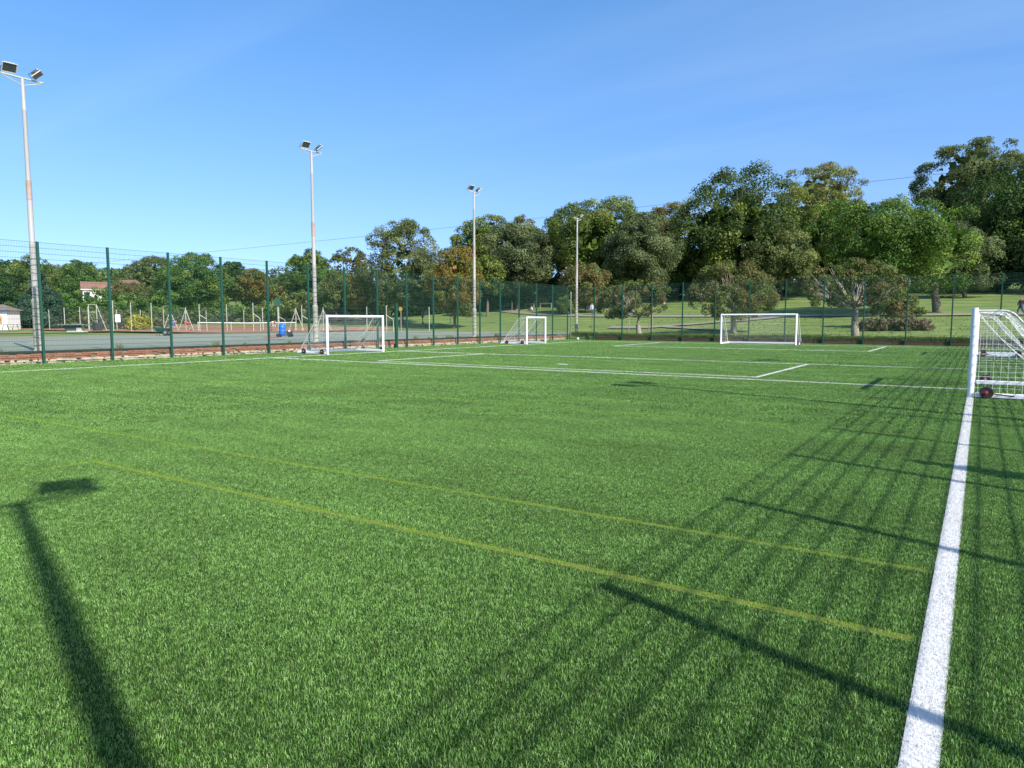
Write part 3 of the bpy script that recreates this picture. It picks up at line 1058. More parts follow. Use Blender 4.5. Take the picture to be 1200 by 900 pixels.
def crown_arrays(rad, nlobe, ntuft, nleaf, leaf, pal, r, low=-0.55, lobe=(0.15, 0.27), shape='round', core=0.7, gap=0.0, **_):
    """leaf faces round (0,0,0) for a crown with half sizes rad: boughs, tufts over the boughs, leaves on the tufts, coarse leaves inside"""
    rad = np.array(rad, float); mr = (rad[0] * rad[1] * rad[2]) ** (1 / 3)
    col, col2, share = np.array(pal[0]), np.array(pal[1]), pal[2]
    # big boughs give the outline its bulges
    nb = max(6, nlobe // 2)
    B = unit(nb * 4, r); B = B[B[:, 2] > low - 0.1][:nb]
    Bc = B * 0.5 * r.uniform(0.75, 1.12, len(B))[:, None]            # in units of rad
    Br = r.uniform(0.42, 0.6, len(B))
    if shape == 'cone':
        hz = np.linspace(-1, 0.92, nb); an = r.random(nb) * 6.283
        k = (1 - hz) / 2
        Bc = np.stack([np.cos(an) * k * 0.45, np.sin(an) * k * 0.45, hz * 0.95], 1); Br = 0.12 + 0.42 * k
    # tuft centres on the outside of the boughs
    bi = r.choice(len(Bc), ntuft, p=Br ** 2 / (Br ** 2).sum())
    T = unit(ntuft, r)
    tp = Bc[bi] + T * (Br[bi] * r.uniform(0.86, 1.05, ntuft))[:, None]
    inside = np.zeros(ntuft, int)
    for c_, r_ in zip(Bc, Br):
        inside += (np.linalg.norm(tp - c_, axis=1) < r_ * 0.8)
    ok = (inside == 0) & (tp[:, 2] > low * 1.02)
    if gap: ok &= r.random(ntuft) > gap
    tp, bi = tp[ok], bi[ok]
    nt = len(tp)
    tr = mr * r.uniform(*lobe, nt)
    if shape == 'cone': tr *= 0.35 + 0.75 * np.clip((1 - tp[:, 2]) / 2, 0, 1)
    tpw = tp * rad
    tmix, tb = r.random(nt), r.uniform(0.78, 1.22, nt)
    ti = r.choice(nt, nleaf, p=(tr ** 2) / (tr ** 2).sum())
    out0 = tpw[ti] - Bc[bi[ti]] * rad; out0 /= np.linalg.norm(out0, axis=1)[:, None] + 1e-6
    d = unit(nleaf, r) + out0 * 0.55 + np.array([0, 0, 0.2]); d /= np.linalg.norm(d, axis=1)[:, None] + 1e-6
    P = tpw[ti] + d * (tr[ti] * r.uniform(0.55, 1.08, nleaf))[:, None] * np.array([1, 1, 0.8])
    N = d * 0.8 + unit(nleaf, r) * 0.7 + np.array([0, 0, 0.2]); N /= np.linalg.norm(N, axis=1)[:, None]
    col, col2 = col * 1.45, col2 * 1.5
    V = leaf_quads(P, N, leaf, r)
    second = (tmix[ti] < share) | (r.random(nleaf) < share * 0.35)
    c = np.where(second[:, None], col2[None, :], col[None, :]) * (tb[ti] * r.uniform(0.7, 1.32, nleaf))[:, None]
    if core > 0:
        nc = int(1500 * core)
        ci = r.integers(0, len(Bc), nc)
        Pc = (Bc[ci] + unit(nc, r) * (Br[ci] * r.uniform(0.2, 0.66, nc))[:, None])
        Pc = Pc[Pc[:, 2] > low] * rad
        Vc = leaf_quads(Pc, unit(len(Pc), r), mr * 0.17, r, 0.8)
        V = np.concatenate([V, Vc]); c = np.concatenate([c, np.repeat(col[None, :], len(Pc), 0) * r.uniform(0.7, 1.2, len(Pc))[:, None]])
    return V, c, tpw, tr


def tree_at(name, label, base, crown_c, rad, pal, nleaf=9000, leaf=0.34, nlobe=22, trunk_r=0.3, seed=1, group='park trees', bark='bark', low=-0.85, lobe=(0.15, 0.27),
            tuft=None, shape='round', core=0.7, gap=0.0, lean=0.0, mat_='leaf', limbs=8, cat='tree', trunk=True):
    r = np.random.default_rng(seed)
    base = np.array(base, float)
    g = thing(name, label, cat, tuple(base), 0.0, group)
    V, c, C, lr = crown_arrays(rad, nlobe, nlobe * 11, nleaf, leaf, PAL[pal], r, low=low, lobe=lobe, shape=shape, core=core, gap=gap)
    off = np.array(crown_c) - base
    o = obj('crown', np_mesh('crown', V, 4, M[mat_], c), g, tuple(off))
    if trunk:
        b = MB()
        fork = np.array([off[0] * 0.15, off[1] * 0.15, max(0.4, off[2] - rad[2] * 0.62)])
        mid = fork * 0.5 + np.array([r.normal(0, .08), r.normal(0, .08), 0]) * trunk_r * 3
        b.tube([(0, 0, -0.4), (0, 0, 0.05), tuple(mid), tuple(fork)], [trunk_r * 1.6, trunk_r * 1.2, trunk_r * 0.95, trunk_r * 0.85], 10)
        k_ = min(limbs, len(C)); lf = 0.55 if limbs < 15 else 0.3
        for i in r.permutation(len(C))[:k_]:
            e = off + C[i] * 0.92
            m1 = fork * 0.55 + e * 0.45 + np.array([0, 0, -0.12 * np.linalg.norm(e - fork)])
            b.tube([tuple(fork - [0, 0, 0.15]), tuple(m1), tuple(e)], [trunk_r * lf, trunk_r * lf * .6, trunk_r * 0.07], 6)
            for q in range(2):
                d = e + unit(1, r)[0] * lr[i] * 0.9
                b.tube([tuple(m1), tuple((m1 + d) / 2 + r.normal(0, .1, 3)), tuple(d)], [trunk_r * 0.25, trunk_r * 0.15, trunk_r * 0.04], 5)
        b.build('trunk', M[bark], g, smooth=True)
    return g


def tree(name, label, box, depth, pal, base_px=None, dens=1.0, leaf=None, **kw):
    """box: the crown's extent as measured on the photograph; depth: metres along the view axis"""
    x0, y0, x1, y1 = box
    if base_px is not None:
        base = hit(*base_px)
        depth = float(np.dot(base - np.array([0, 0, CAM_H]), _fw))
    c = at((x0 + x1) / 2, (y0 + y1) / 2, depth)
    rx = (x1 - x0) / 2 * depth / _f; rz = (y1 - y0) / 2 * depth / _f
    if base_px is None:
        base = np.array([c[0], c[1], ground_z(c[0], c[1])])
    if leaf is None: leaf = max(0.14, 0.0023 * depth)
    area = 4 * math.pi * ((rx * rx * rz) ** (1 / 3)) ** 2
    want = dens * 2.7 * area / (leaf * leaf * 0.62)
    n = int(min(33000, max(2200, want)))
    if want > n: leaf *= min(1.3, math.sqrt(want / n))
    seed = int(x0 * 7 + y0 * 13 + x1)
    return tree_at(name, label, base, c, (rx * 1.03, rx * 0.95, rz * 1.03), pal, n, leaf, seed=seed, trunk_r=kw.pop('trunk_r', max(0.12, 0.045 * rx + 0.08)), **kw)


loose = dict(lobe=(0.12, 0.24), core=0.12, gap=0.08, nlobe=34)
# small trees close behind the far fence
tree('small_tree', 'small brownish tree with leaning trunk behind fence, left of the far goal', (706, 326, 782, 378), 0, 'rust', (749, 393), 0.75, bark='bark_pale', limbs=22, lobe=(0.11, 0.2), core=0.03, gap=0.2, nlobe=36, low=-0.7)
tree('small_tree', 'small brownish green tree directly behind the far goal', (806, 312, 902, 372), 0, 'rust', (860, 391), 0.9, bark='bark_pale', limbs=20, low=-0.85, nlobe=40, core=0.1, gap=0.08)
tree('small_tree', 'small sparse tree with pale twisted branches right of the far goal', (938, 308, 1056, 368), 0, 'rust', (1002, 396.5), 0.8, bark='bark_pale', limbs=34, lobe=(0.11, 0.2), core=0.0, gap=0.2, nlobe=40, low=-0.55)
tree('small_tree', 'low dark round bush tree right of the sparse pale branched tree', (1018, 334, 1072, 374), 62, 'brownish', None, 1.0, bark='bark_pale')
tree('small_tree', 'wide low russet tree standing just beyond the corner gate', (652, 312, 724, 359), 101, 'brownish', None, 1.0)
# the tall trees of the park, right half
tree('ash_tree', 'bright sunlit green tree with dark trunk above the right path', (985, 236, 1138, 348), 0, 'bright', (1098, 366), 1.1, nlobe=34, group='tall park trees', low=-0.75)
tree('ash_tree', 'broad dark green lower tree left of the sunlit green tree', (935, 240, 1045, 335), 108, 'bright', None, 1.0, nlobe=28, group='tall park trees')
tree('oak_tree', 'grey green tree between sunlit green tree and dark right edge trees', (1100, 262, 1166, 346), 92, 'grey', None, 0.9, group='tall park trees', nlobe=26)
tree('tall_tree', 'tallest tree near the right edge with open crown against the sky', (1076, 166, 1196, 268), 118, 'olive', None, 0.75, group='tall park trees', lobe=(0.12, 0.22), core=0.5, gap=0.03, nlobe=34)
tree('tall_tree', 'tall very dark tree cut by the right edge of the picture', (1140, 182, 1290, 345), 98, 'dark', None, 1.0, group='tall park trees', nlobe=34)
tree('tall_tree', 'dark tree filling the gap below the tallest right tree', (1080, 240, 1180, 345), 126, 'dark', None, 1.0, group='tall park trees', nlobe=26)
tree('tall_tree', 'yellowish open crowned tree standing highest in the centre right', (905, 194, 1003, 290), 128, 'yellowish', None, 0.7, group='tall park trees', lobe=(0.12, 0.22), core=0.35, gap=0.06, nlobe=34)
tree('oak_tree', 'huge dark oak with yellow green patches behind the far goal', (790, 208, 940, 340), 112, 'yellow_tufted', None, 1.1, group='tall park trees', nlobe=40)
tree('pine_tree', 'dark brown green pine right of the huge oak', (880, 262, 955, 342), 104, 'olive', None, 0.9, group='tall park trees', nlobe=30)
tree('pine_tree', 'dark pine with drooping shaded crown under the sunlit green tree', (950, 250, 1020, 342), 114, 'dark', None, 0.9, group='tall park trees', nlobe=30)
tree('oak_tree', 'silvery grey green holm oak left of the huge dark oak', (706, 250, 794, 340), 106, 'grey', None, 1.0, group='tall park trees', nlobe=32)
tree('oak_tree', 'light green topped tree behind the single lamp floodlight', (646, 236, 760, 336), 114, 'light', None, 1.0, group='tall park trees', nlobe=34)
tree('tall_tree', 'brown tinged dome between grey green oak and huge oak', (752, 240, 812, 330), 126, 'brownish', None, 0.9, group='tall park trees')
tree('tall_tree', 'dark tree in the shade below the brown tinged dome', (762, 278, 850, 344), 118, 'dark', None, 1.0, group='tall park trees')
tree('conifer', 'narrow dark conifer peeking over trees left of the single lamp', (636, 249, 670, 320), 136, 'conifer', None, 1.0, group='tall park trees', nlobe=24, mat_='needle')
tree('holm_oak', 'big rounded dark grey green holm oak right of the third floodlight', (562, 266, 652, 348), 112, 'grey', None, 1.2, group='tall park trees', nlobe=40)
tree('tall_tree', 'light green domed tree behind the third floodlight', (534, 253, 602, 335), 126, 'light', None, 1.1, group='tall park trees', nlobe=28)
tree('tall_tree', 'brown topped tree behind the dark grey green holm oak', (588, 258, 634, 330), 132, 'yellowish', None, 1.0, group='tall park trees')
tree('small_tree', 'pale green small tree right of the orange brown tree', (552, 300, 590, 352), 104, 'light', None, 1.0, group='tall park trees')
tree('chestnut_tree', 'orange brown autumn tree left of the third floodlight', (503, 291, 562, 374), 86, 'orange', None, 1.2, group='tall park trees', nlobe=30, low=-0.8)
tree('tall_tree', 'tall loose grey green tree standing above the left goal', (424, 262, 516, 366), 96, 'olive', None, 0.8, group='tall park trees', low=-0.8, **loose)
tree('tall_tree', 'dull green tree low between tall loose tree and orange tree', (470, 300, 520, 368), 90, 'grey', None, 0.9, group='tall park trees')
tree('small_tree', 'yellow tinged small tree low beside the tall loose tree', (404, 322, 440, 366), 98, 'yellowish', None, 1.0, group='tall park trees')
tree('tall_tree', 'bare brown crowned tree left of the tall loose tree', (384, 288, 430, 345), 132, 'rust', None, 0.7, group='tall park trees', **loose)
tree('tall_tree', 'green tree with brown top behind the second floodlight', (338, 295, 398, 362), 122, 'mid', None, 1.0, group='tall park trees')
tree('tall_tree', 'dark green tree low behind the left goal', (366, 322, 420, 366), 106, 'olive', None, 1.0, group='tall park trees')
tree('tall_tree', 'orange brown tree in the left tree line', (272, 321, 322, 362), 128, 'orange', None, 1.0, group='left tree line')
tree('tall_tree', 'yellow green tree in front of the left tree line beside orange one', (318, 328, 352, 365), 122, 'yellowish', None, 1.0, group='left tree line')
tree('tall_tree', 'dark round topped tree above the left tree line', (260, 303, 290, 352), 150, 'dark', None, 1.2, group='left tree line')
tree('tall_tree', 'large dark green tree between third and fourth left fence posts', (190, 300, 270, 366), 126, 'mid', None, 1.1, group='left tree line', nlobe=32)
tree('tall_tree', 'large yellowish green tree left of the large dark green tree', (142, 304, 206, 362), 168, 'olive', None, 1.0, group='left tree line', nlobe=28)
tree('tall_tree', 'round green tree above the hedge at left', (64, 308, 118, 360), 165, 'mid', None, 1.1, group='left tree line', nlobe=26)
tree('tall_tree', 'light green tall tree behind the dark blue green conifer at left', (8, 303, 66, 360), 138, 'light', None, 1.0, group='left tree line', nlobe=26)
tree('tall_tree', 'dark green tree at the left picture edge behind the white cabin', (-40, 318, 24, 375), 112, 'dark', None, 1.0, group='left tree line', nlobe=26)
tree('cedar_tree', 'dark blue green conifer beside the white cabin', (12, 318, 84, 388), 98, 'conifer', None, 1.1, group='left tree line', shape='cone', nlobe=40, mat_='needle')
tree('small_tree', 'brown leaved tree right of the white house', (122, 330, 172, 364), 116, 'rust', None, 0.9, group='left tree line')


# hedges and shrubs
def hedge(name, label, a, e, width, height, pal, leaf=0.3, dens=1.0, seed=1, mat_='leaf', cat='hedge', group=None, kind=None):
    r = np.random.default_rng(seed)
    a, e = np.array(a[:2], float), np.array(e[:2], float)
    L = np.linalg.norm(e - a); d = (e - a) / L; nrm = np.array([-d[1], d[0]])
    ncl = max(3, int(L / (height * 0.45)))
    Vs, Cs = [], []
    g = thing(name, label, cat, (a[0], a[1], ground_z(*a)), 0, group)
    if kind: g['kind'] = kind
    z0 = ground_z(*a)
    for i in range(ncl):
        p = a + d * L * (i + r.uniform(0.2, 0.8)) / ncl + nrm * r.normal(0, width * 0.12)
        hh = height * r.uniform(0.82, 1.15)
        rad = (max(width, height) * 0.55, max(width, height) * 0.55, hh * 0.56)
        area = 4 * math.pi * (rad[0] * rad[1] * rad[2]) ** (2 / 3)
        n = int(max(160, dens * 1.9 * area / (leaf * leaf * .62)))
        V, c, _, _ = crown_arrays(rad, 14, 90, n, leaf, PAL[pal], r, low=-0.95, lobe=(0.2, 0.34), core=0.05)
        Vs.append(V + np.array([p[0] - a[0], p[1] - a[1], ground_z(*p) - z0 + hh * 0.5])); Cs.append(c)
    obj('foliage', np_mesh('foliage', np.concatenate(Vs), 4, M[mat_], np.concatenate(Cs)), g)
    b = MB()
    for i in range(ncl):
        p = d * L * (i + 0.5) / ncl
        b.tube([(p[0], p[1], -0.2), (p[0] + r.normal(0, .1), p[1], height * 0.5)], [0.07, 0.03], 5)
    b.build('stem', M['bark'], g)
    return g


hedge('hedge', 'long clipped green hedge behind the courts at left', at(75, 360, 112), at(200, 360, 112), 3, 4.9, 'hedge', 0.32, seed=3)
hedge('hedge', 'bushy green hedge under the left tree line', at(195, 362, 120), at(352, 366, 116), 3, 2.6, 'mid', 0.34, seed=4)
hedge('hedge', 'low olive hedge in front of the clipped hedge at left', at(50, 372, 100), at(190, 372, 98), 2, 2.3, 'olive', 0.3, seed=5)
hedge('shrub', 'yellow leaved bush beside the court fence at left', at(150, 378, 88), at(168, 378, 88), 1.5, 2.0, 'yellow', 0.22, seed=6, cat='bush')
hedge('shrub', 'brownish heather like shrub bed right of the sparse tree', hit(1012, 388), hit(1088, 387.5), 1.3, 1.1, 'heather', 0.14, 1.3, seed=7, cat='bush')
hedge('shrub', 'light green leafy shrub left of the sunlit tree trunk', hit(1060, 372), hit(1078, 371), 1.2, 1.1, 'light', 0.16, seed=8, cat='bush')
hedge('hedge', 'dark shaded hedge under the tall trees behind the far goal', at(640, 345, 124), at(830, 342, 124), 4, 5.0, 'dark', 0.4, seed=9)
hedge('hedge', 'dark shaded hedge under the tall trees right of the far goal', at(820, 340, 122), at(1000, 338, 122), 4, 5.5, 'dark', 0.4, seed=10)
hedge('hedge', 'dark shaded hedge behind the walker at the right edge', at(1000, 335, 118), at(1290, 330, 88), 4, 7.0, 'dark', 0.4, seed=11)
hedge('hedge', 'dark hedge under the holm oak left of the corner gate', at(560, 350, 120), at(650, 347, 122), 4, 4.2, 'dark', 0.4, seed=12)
hedge('sapling', 'slim light green young tree left of the corner gate', hit(664, 369), hit(666, 369), 0.8, 2.6, 'light', 0.2, seed=13, cat='sapling')
hedge('hedge', 'olive bushes under the trees behind the left goal', at(335, 362, 112), at(450, 362, 108), 4, 4.2, 'olive', 0.34, seed=14)
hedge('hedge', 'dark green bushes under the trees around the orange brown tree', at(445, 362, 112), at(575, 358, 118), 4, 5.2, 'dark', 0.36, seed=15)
# unseen conifer-shaped stand-in outside the right fence, added to cast the wedge shadow
tree_at('wedge_shadow_caster', 'unseen conifer shape outside the right fence, added to cast the wedge shadow', (4.35, 7.55, 0), (4.35, 7.55, 2.1), (0.62, 0.62, 2.15), 'conifer', 9000, 0.12, nlobe=60, core=1.5, trunk_r=0.06,
        seed=5, group=None, shape='cone', mat_='needle')

# wooded hillside far behind, one mass
r = np.random.default_rng(99)
Vs, Cs = [], []
for i in range(230):
    px = r.uniform(-80, 420) if i < 170 else r.uniform(420, 1300)
    dep = r.uniform(170, 290)
    p = at(px, 340, dep); z = ground_z(p[0], p[1])
    hh = r.uniform(4, 8.5); rad = (hh * 0.6, hh * 0.6, hh * 0.5)
    pal = PAL[['mid', 'olive', 'dark', 'grey', 'brownish', 'mid'][r.integers(0, 6)]]
    V, c, _, _ = crown_arrays(rad, 14, 90, 520, 0.8, pal, r, low=-0.5, lobe=(0.18, 0.3), core=0.03)
    Vs.append(V + np.array([p[0], p[1], z + hh * 0.55])); Cs.append(c)
tag(obj('distant_wood', np_mesh('distant_wood', np.concatenate(Vs), 4, M['leaf'], np.concatenate(Cs))), 'distant wooded hillside along the skyline behind the park', 'wood', kind='stuff')


# ------------------------------------------------------------------ old tennis court fences: galvanised posts, braces, wire
def gp(x, y, z=None):
    """ground point for a far-left item measured on the photograph"""
    p = hit(x, y)
    return np.array([p[0], p[1], max(ground_z(p[0], p[1]), 0.4)])


def dp(x, depth):
    p = at(x, 380, depth)
    return np.array([p[0], p[1], max(ground_z(p[0], p[1]), 0.4)])


def court_fence(label, posts, height, seed, braces=(), frames=()):
    """posts: (photo x, depth, height factor)"""
    P = [dp(x, d) for x, d, _ in posts]
    o0 = P[0]
    g = thing('court_fence', label, 'fence', tuple(o0))
    for i, (p, (_, _, hf)) in enumerate(zip(P, posts)):
        q = p - o0
        b = MB(); b.tube([(0, 0, -0.1), (0, 0, height * hf)], 0.045, 8)
        b.build('post', M['galv'], g, tuple(q))
        if i in braces:
            d = (P[min(i + 1, len(P) - 1)] - P[max(0, i - 1)]); d /= np.linalg.norm(d)
            b = MB(); b.tube([(0, 0, height * hf * 0.62), (d[0] * 0.75, d[1] * 0.75, height * hf * 0.45), (d[0] * 0.8, d[1] * 0.8, -0.1)], 0.045, 6)
            b.build('brace', M['galv'], g, tuple(q))
    for x, d in frames:
        p = dp(x, d) - o0
        dr = (P[-1] - P[0]); dr /= np.linalg.norm(dr)
        for s in (-1, 1):
            b = MB(); b.tube([(0, 0, height * 0.92), (dr[0] * s * 0.95, dr[1] * s * 0.95, -0.1)], 0.042, 6); b.build('brace', M['galv'], g, tuple(p))
        b = MB(); b.tube([(0, 0, -0.1), (0, 0, height)], 0.045, 6); b.build('post', M['galv'], g, tuple(p))
        b = MB(); b.tube([(-dr[0] * .4, -dr[1] * .4, height * 0.5), (dr[0] * .4, dr[1] * .4, height * 0.5)], 0.035, 6); b.build('tie_bar', M['galv'], g, tuple(p))
    b = MB()
    for p, q in zip(P[:-1], P[1:]):
        p, q = Vector(p - o0), Vector(q - o0)
        L_ = (q - p).length
        for z in (0.1, height * 0.5, height * 0.95):
            b.tube([p + Vector((0, 0, z)), q + Vector((0, 0, z))], 0.006, 3, False)
        n = int(L_ / 0.14)
        for k in range(n):
            for s in (0, 1):
                a0 = k / n; a1 = a0 + (height * 0.9 / L_) * (1 if s else -1)
                z0, z1 = 0.1, height * 0.95
                if a1 > 1: z1 = z0 + (z1 - z0) * (1 - a0) / (a1 - a0); a1 = 1
                if a1 < 0: z1 = z0 + (z1 - z0) * a0 / (a0 - a1); a1 = 0
                b.tube([p.lerp(q, a0) + Vector((0, 0, z0)), p.lerp(q, a1) + Vector((0, 0, z1))], 0.0028, 3, False)
    b.build('chain_link', M['steel_tube'], g)
    return g


court_fence('galvanised wire fence of the old courts, nearer row at left', [(104, 82, 1), (133, 80, 1.25), (154, 78, 1.15), (178, 79, 1.15), (234, 80, 1.1), (266, 80, 1.1), (297, 79, 1.15), (326, 80, 1.0), (354, 80, 1.05), (405, 80, 1.05), (430, 80, 1.0), (453, 79, 1.05), (477, 80, 1.0), (503, 80, 1.0)],
            2.75, 1, braces=(4, 6, 7, 8, 11), frames=((218, 84), (347, 86), (379, 84)))
court_fence('galvanised wire fence of the old courts, farther row at left', [(58, 92, 1), (76, 91, 1.1), (94, 90, 1.1), (137, 92, 1), (165, 92, 1), (192, 92, 1.05), (242, 93, 1), (286, 93, 1), (308, 93, 1.1)], 2.6, 2, frames=((200, 88),))

# ball-stop frame: tall posts with a ladder-like frame
g = thing('climbing_frame', 'galvanised frame with sloping stay beside the dark bin at left', 'frame', tuple(dp(114, 84)))
d = dp(124, 84) - dp(114, 84); d = d / np.linalg.norm(d)
for k, x in enumerate((-0.95, 0.0)):
    b = MB(); b.tube([(d[0] * x, d[1] * x, 0), (d[0] * x, d[1] * x, 3.1)], 0.05, 8); b.build('upright', M['galv'], g)
b = MB(); b.tube([(0, 0, 3.05), (d[0] * 1.1, d[1] * 1.1, 0)], 0.045, 8); b.build('stay', M['galv'], g)
for z in (2.2, 3.08):
    b = MB(); b.tube([(d[0] * -.95, d[1] * -.95, z), (0, 0, z)], 0.04, 6); b.build('rung', M['galv'], g)

b_ = dp(114, 82)
g = thing('litter_bin', 'dark square litter bin standing by the court fence at left', 'bin', tuple(b_))
b = MB(); b.box((0, 0, 0.45), (0.75, 0.75, 0.9), taper=1.08); b.build('body', M['dark_metal'], g, bevel=0.03)
b = MB(); b.box((0, 0, 0.95), (0.86, 0.86, 0.08)); b.build('rim', M['concrete_dark'], g, bevel=0.02)
for sx in (-.33, .33):
    b = MB(); b.box((sx, 0.33, 1.13), (0.06, 0.06, 0.3)); b.build('lid_post', M['dark_metal'], g)
b = MB(); b.box((0, 0.1, 1.3), (0.8, 0.7, 0.06)); b.build('lid', M['dark_metal'], g)

# tennis net with white band
a, e = dp(232, 84), dp(346, 88)
g = thing('tennis_net', 'white banded tennis net stretched across the red court', 'net', tuple(a))
e = e - a; L_ = np.linalg.norm(e); dr = e / L_
b = MB(); b.tube([(0, 0, 0.95), tuple(e * 0.5 + [0, 0, 0.9]), tuple(e + [0, 0, 0.95])], 0.05, 6); b.build('white_band', M['sign_white'], g)
b = MB()
for k in range(int(L_ / 0.16)):
    p = dr * k * 0.16; b.tube([tuple(p + [0, 0, 0.08]), tuple(p + [0, 0, 0.92])], 0.004, 3, False)
for z in np.arange(0.1, 0.9, 0.12):
    b.tube([(0, 0, z), tuple(e + [0, 0, z])], 0.004, 3, False)
b.build('net_mesh', M['rubber'], g)
for p in (np.zeros(3), e * 0.33, e * 0.66, e):
    b = MB(); b.tube([tuple(p + [0, 0, -0.05]), tuple(p + [0, 0, 1.05])], 0.05, 8); b.build('post', M['galv'], g)

# basketball board on a pole
g = thing('basketball_hoop', 'small teal basketball board on a pole beyond the red court', 'basketball hoop', tuple(dp(326, 82)))
b = MB(); b.tube([(0, 0.12, 0), (0, 0.12, 2.9)], 0.05, 8); b.build('pole', M['galv'], g)
b = MB(); b.box((0, 0, 3.25), (0.72, 0.05, 0.72)); o = b.build('backboard', M['board_green'], g); o.rotation_euler = (0, 0, YAW * 0.5)
b = MB()
for k in range(16):
    t0, t1 = k / 16 * 6.283, (k + 1) / 16 * 6.283
    b.tube([(0.22 * math.cos(t0), -0.26 + 0.22 * math.sin(t0), 3.0), (0.22 * math.cos(t1), -0.26 + 0.22 * math.sin(t1), 3.0)], 0.012, 5, False)
b.build('hoop', M['red_rim'], g)
g = thing('basketball_hoop', 'teal board on a post under the orange brown tree', 'basketball hoop', tuple(dp(527, 90)))
b = MB(); b.tube([(0, 0.12, 0), (0, 0.12, 2.3)], 0.05, 8); b.build('pole', M['galv'], g)
b = MB(); b.box((0, 0, 2.55), (0.55, 0.05, 0.5)); b.build('backboard', M['board_green'], g)
g = thing('round_sign', 'round yellow and white sign on a post right of the left goal', 'sign', tuple(dp(470, 78)))
b = MB(); b.tube([(0, 0, 0), (0, 0, 2.6)], 0.045, 8); b.build('post', M['wood_weathered'], g)
b = MB(); b.lathe([(0.24, -0.02), (0.25, 0.0), (0.24, 0.02)], (0, -0.08, 2.45), 'y', 18); b.build('disc', M['sign_yellow'], g)

# concrete table-tennis table
g = thing('table_tennis_table', 'concrete table tennis table on the lawn at left', 'table', tuple(dp(88, 74)), YAW + R_(4))
b = MB(); b.box((0, 0, 0.76), (2.74, 1.52, 0.07)); b.build('table_top', M['table_green'], g, bevel=0.01)
b = MB(); b.box((-0.25, 0, 0.42), (1.25, 0.7, 0.6), taper=1.15); b.build('pedestal', M['concrete_dark'], g, bevel=0.02)
b = MB(); b.box((0.55, -0.1, 0.3), (0.5, 0.6, 0.4)); b.build('block', M['concrete'], g, bevel=0.02)
b = MB(); b.box((0.3, -0.2, 0.06), (1.7, 0.9, 0.13)); b.build('plinth', M['concrete'], g, bevel=0.02)
b = MB(); b.box((0, 0, 0.86), (0.03, 1.6, 0.14)); b.build('net_plate', M['steel_tube'], g)

# wheelbarrow-like green cart
g = thing('hand_cart', 'green two wheeled hand cart on the edge of the hard court', 'cart', tuple(gp(192, 394.0)), YAW); g.scale = (0.75, 0.75, 0.75)
b = MB()
b.v = [(-0.55, -0.3, 0.42), (0.4, -0.3, 0.42), (0.4, 0.3, 0.42), (-0.55, 0.3, 0.42), (-0.85, -0.42, 0.82), (0.6, -0.42, 0.78), (0.6, 0.42, 0.78), (-0.85, 0.42, 0.82)]
b.f = [(3, 2, 1, 0), (0, 1, 5, 4), (1, 2, 6, 5), (2, 3, 7, 6), (3, 0, 4, 7)]
b.build('tray', M['fence_green'], g)
for y in (-0.36, 0.36):
    b = MB(); b.lathe([(0.1, -0.05), (0.3, -0.06), (0.34, 0), (0.3, 0.06), (0.1, 0.05)], axis='y', sides=20); b.build('wheel', M['rubber'], g, (0.35, y, 0.34))
    b = MB(); b.lathe([(0.05, -0.07), (0.16, -0.06), (0.16, 0.06), (0.05, 0.07)], axis='y', sides=14); b.build('wheel_hub', M['hub'], g, (0.35, y, 0.34))
    b = MB(); b.tube([(0.35, y * 0.8, 0.38), (-0.6, y * 0.8, 0.5), (-1.35, y * 0.8, 0.85)], 0.025, 6); b.build('handle', M['dark_metal'], g)
    b = MB(); b.tube([(-0.55, y * 0.8, 0.45), (-0.6, y * 0.8, 0.0)], 0.025, 6); b.build('prop_leg', M['dark_metal'], g)

# blue drum on a trolley with a small engine: the court cleaner
g = thing('drum_trolley', 'upright blue plastic drum on a small wheeled trolley on the hard court', 'trolley', tuple(gp(331, 395.5)), YAW); g.scale = (0.8, 0.8, 0.8)
b = MB(); b.lathe([(0.26, 0.2), (0.3, 0.24), (0.31, 0.45), (0.325, 0.48), (0.325, 0.52), (0.31, 0.55), (0.315, 0.8), (0.33, 0.83), (0.33, 0.87), (0.315, 0.9), (0.3, 1.12), (0.25, 1.17), (0.08, 1.18)], sides=24)
b.build('drum', M['blue_plastic'], g, smooth=True)
b = MB(); b.lathe([(0.05, 1.17), (0.05, 1.21)], (0.12, 0, 0), 'z', 12); b.build('bung', M['sign_white'], g)
b = MB(); b.box((0.2, 0, 0.16), (1.2, 0.62, 0.07)); b.build('deck', M['dark_metal'], g)
for x, y in ((-0.3, -.36), (-0.3, .36), (0.75, -.36), (0.75, .36)):
    b = MB(); b.lathe([(0.05, -0.04), (0.14, -0.045), (0.16, 0), (0.14, 0.045), (0.05, 0.04)], axis='y', sides=18); b.build('wheel', M['rubber'], g, (x, y, 0.16))
b = MB(); b.box((0.65, 0, 0.38), (0.42, 0.42, 0.34)); b.build('engine', M['dark_metal'], g, bevel=0.03)
b = MB(); b.box((0.66, -0.02, 0.6), (0.26, 0.26, 0.12)); b.build('fuel_tank', M['red_rim'], g, bevel=0.03)
b = MB(); b.lathe([(0.09, -0.05), (0.1, 0.05)], (0.72, -0.22, 0.55), 'y', 12); b.build('air_filter', M['sign_white'], g)
b = MB(); b.tube([(0.75, -0.25, 0.3), (1.1, -0.25, 0.95), (1.1, 0.25, 0.95), (0.75, 0.25, 0.3)], 0.018, 6); b.build('push_bar', M['dark_metal'], g)
g = thing('ground_sheet', 'crumpled red sheet lying on the court left of the blue drum', 'sheet', tuple(gp(318, 396.6)), YAW)
V = [];
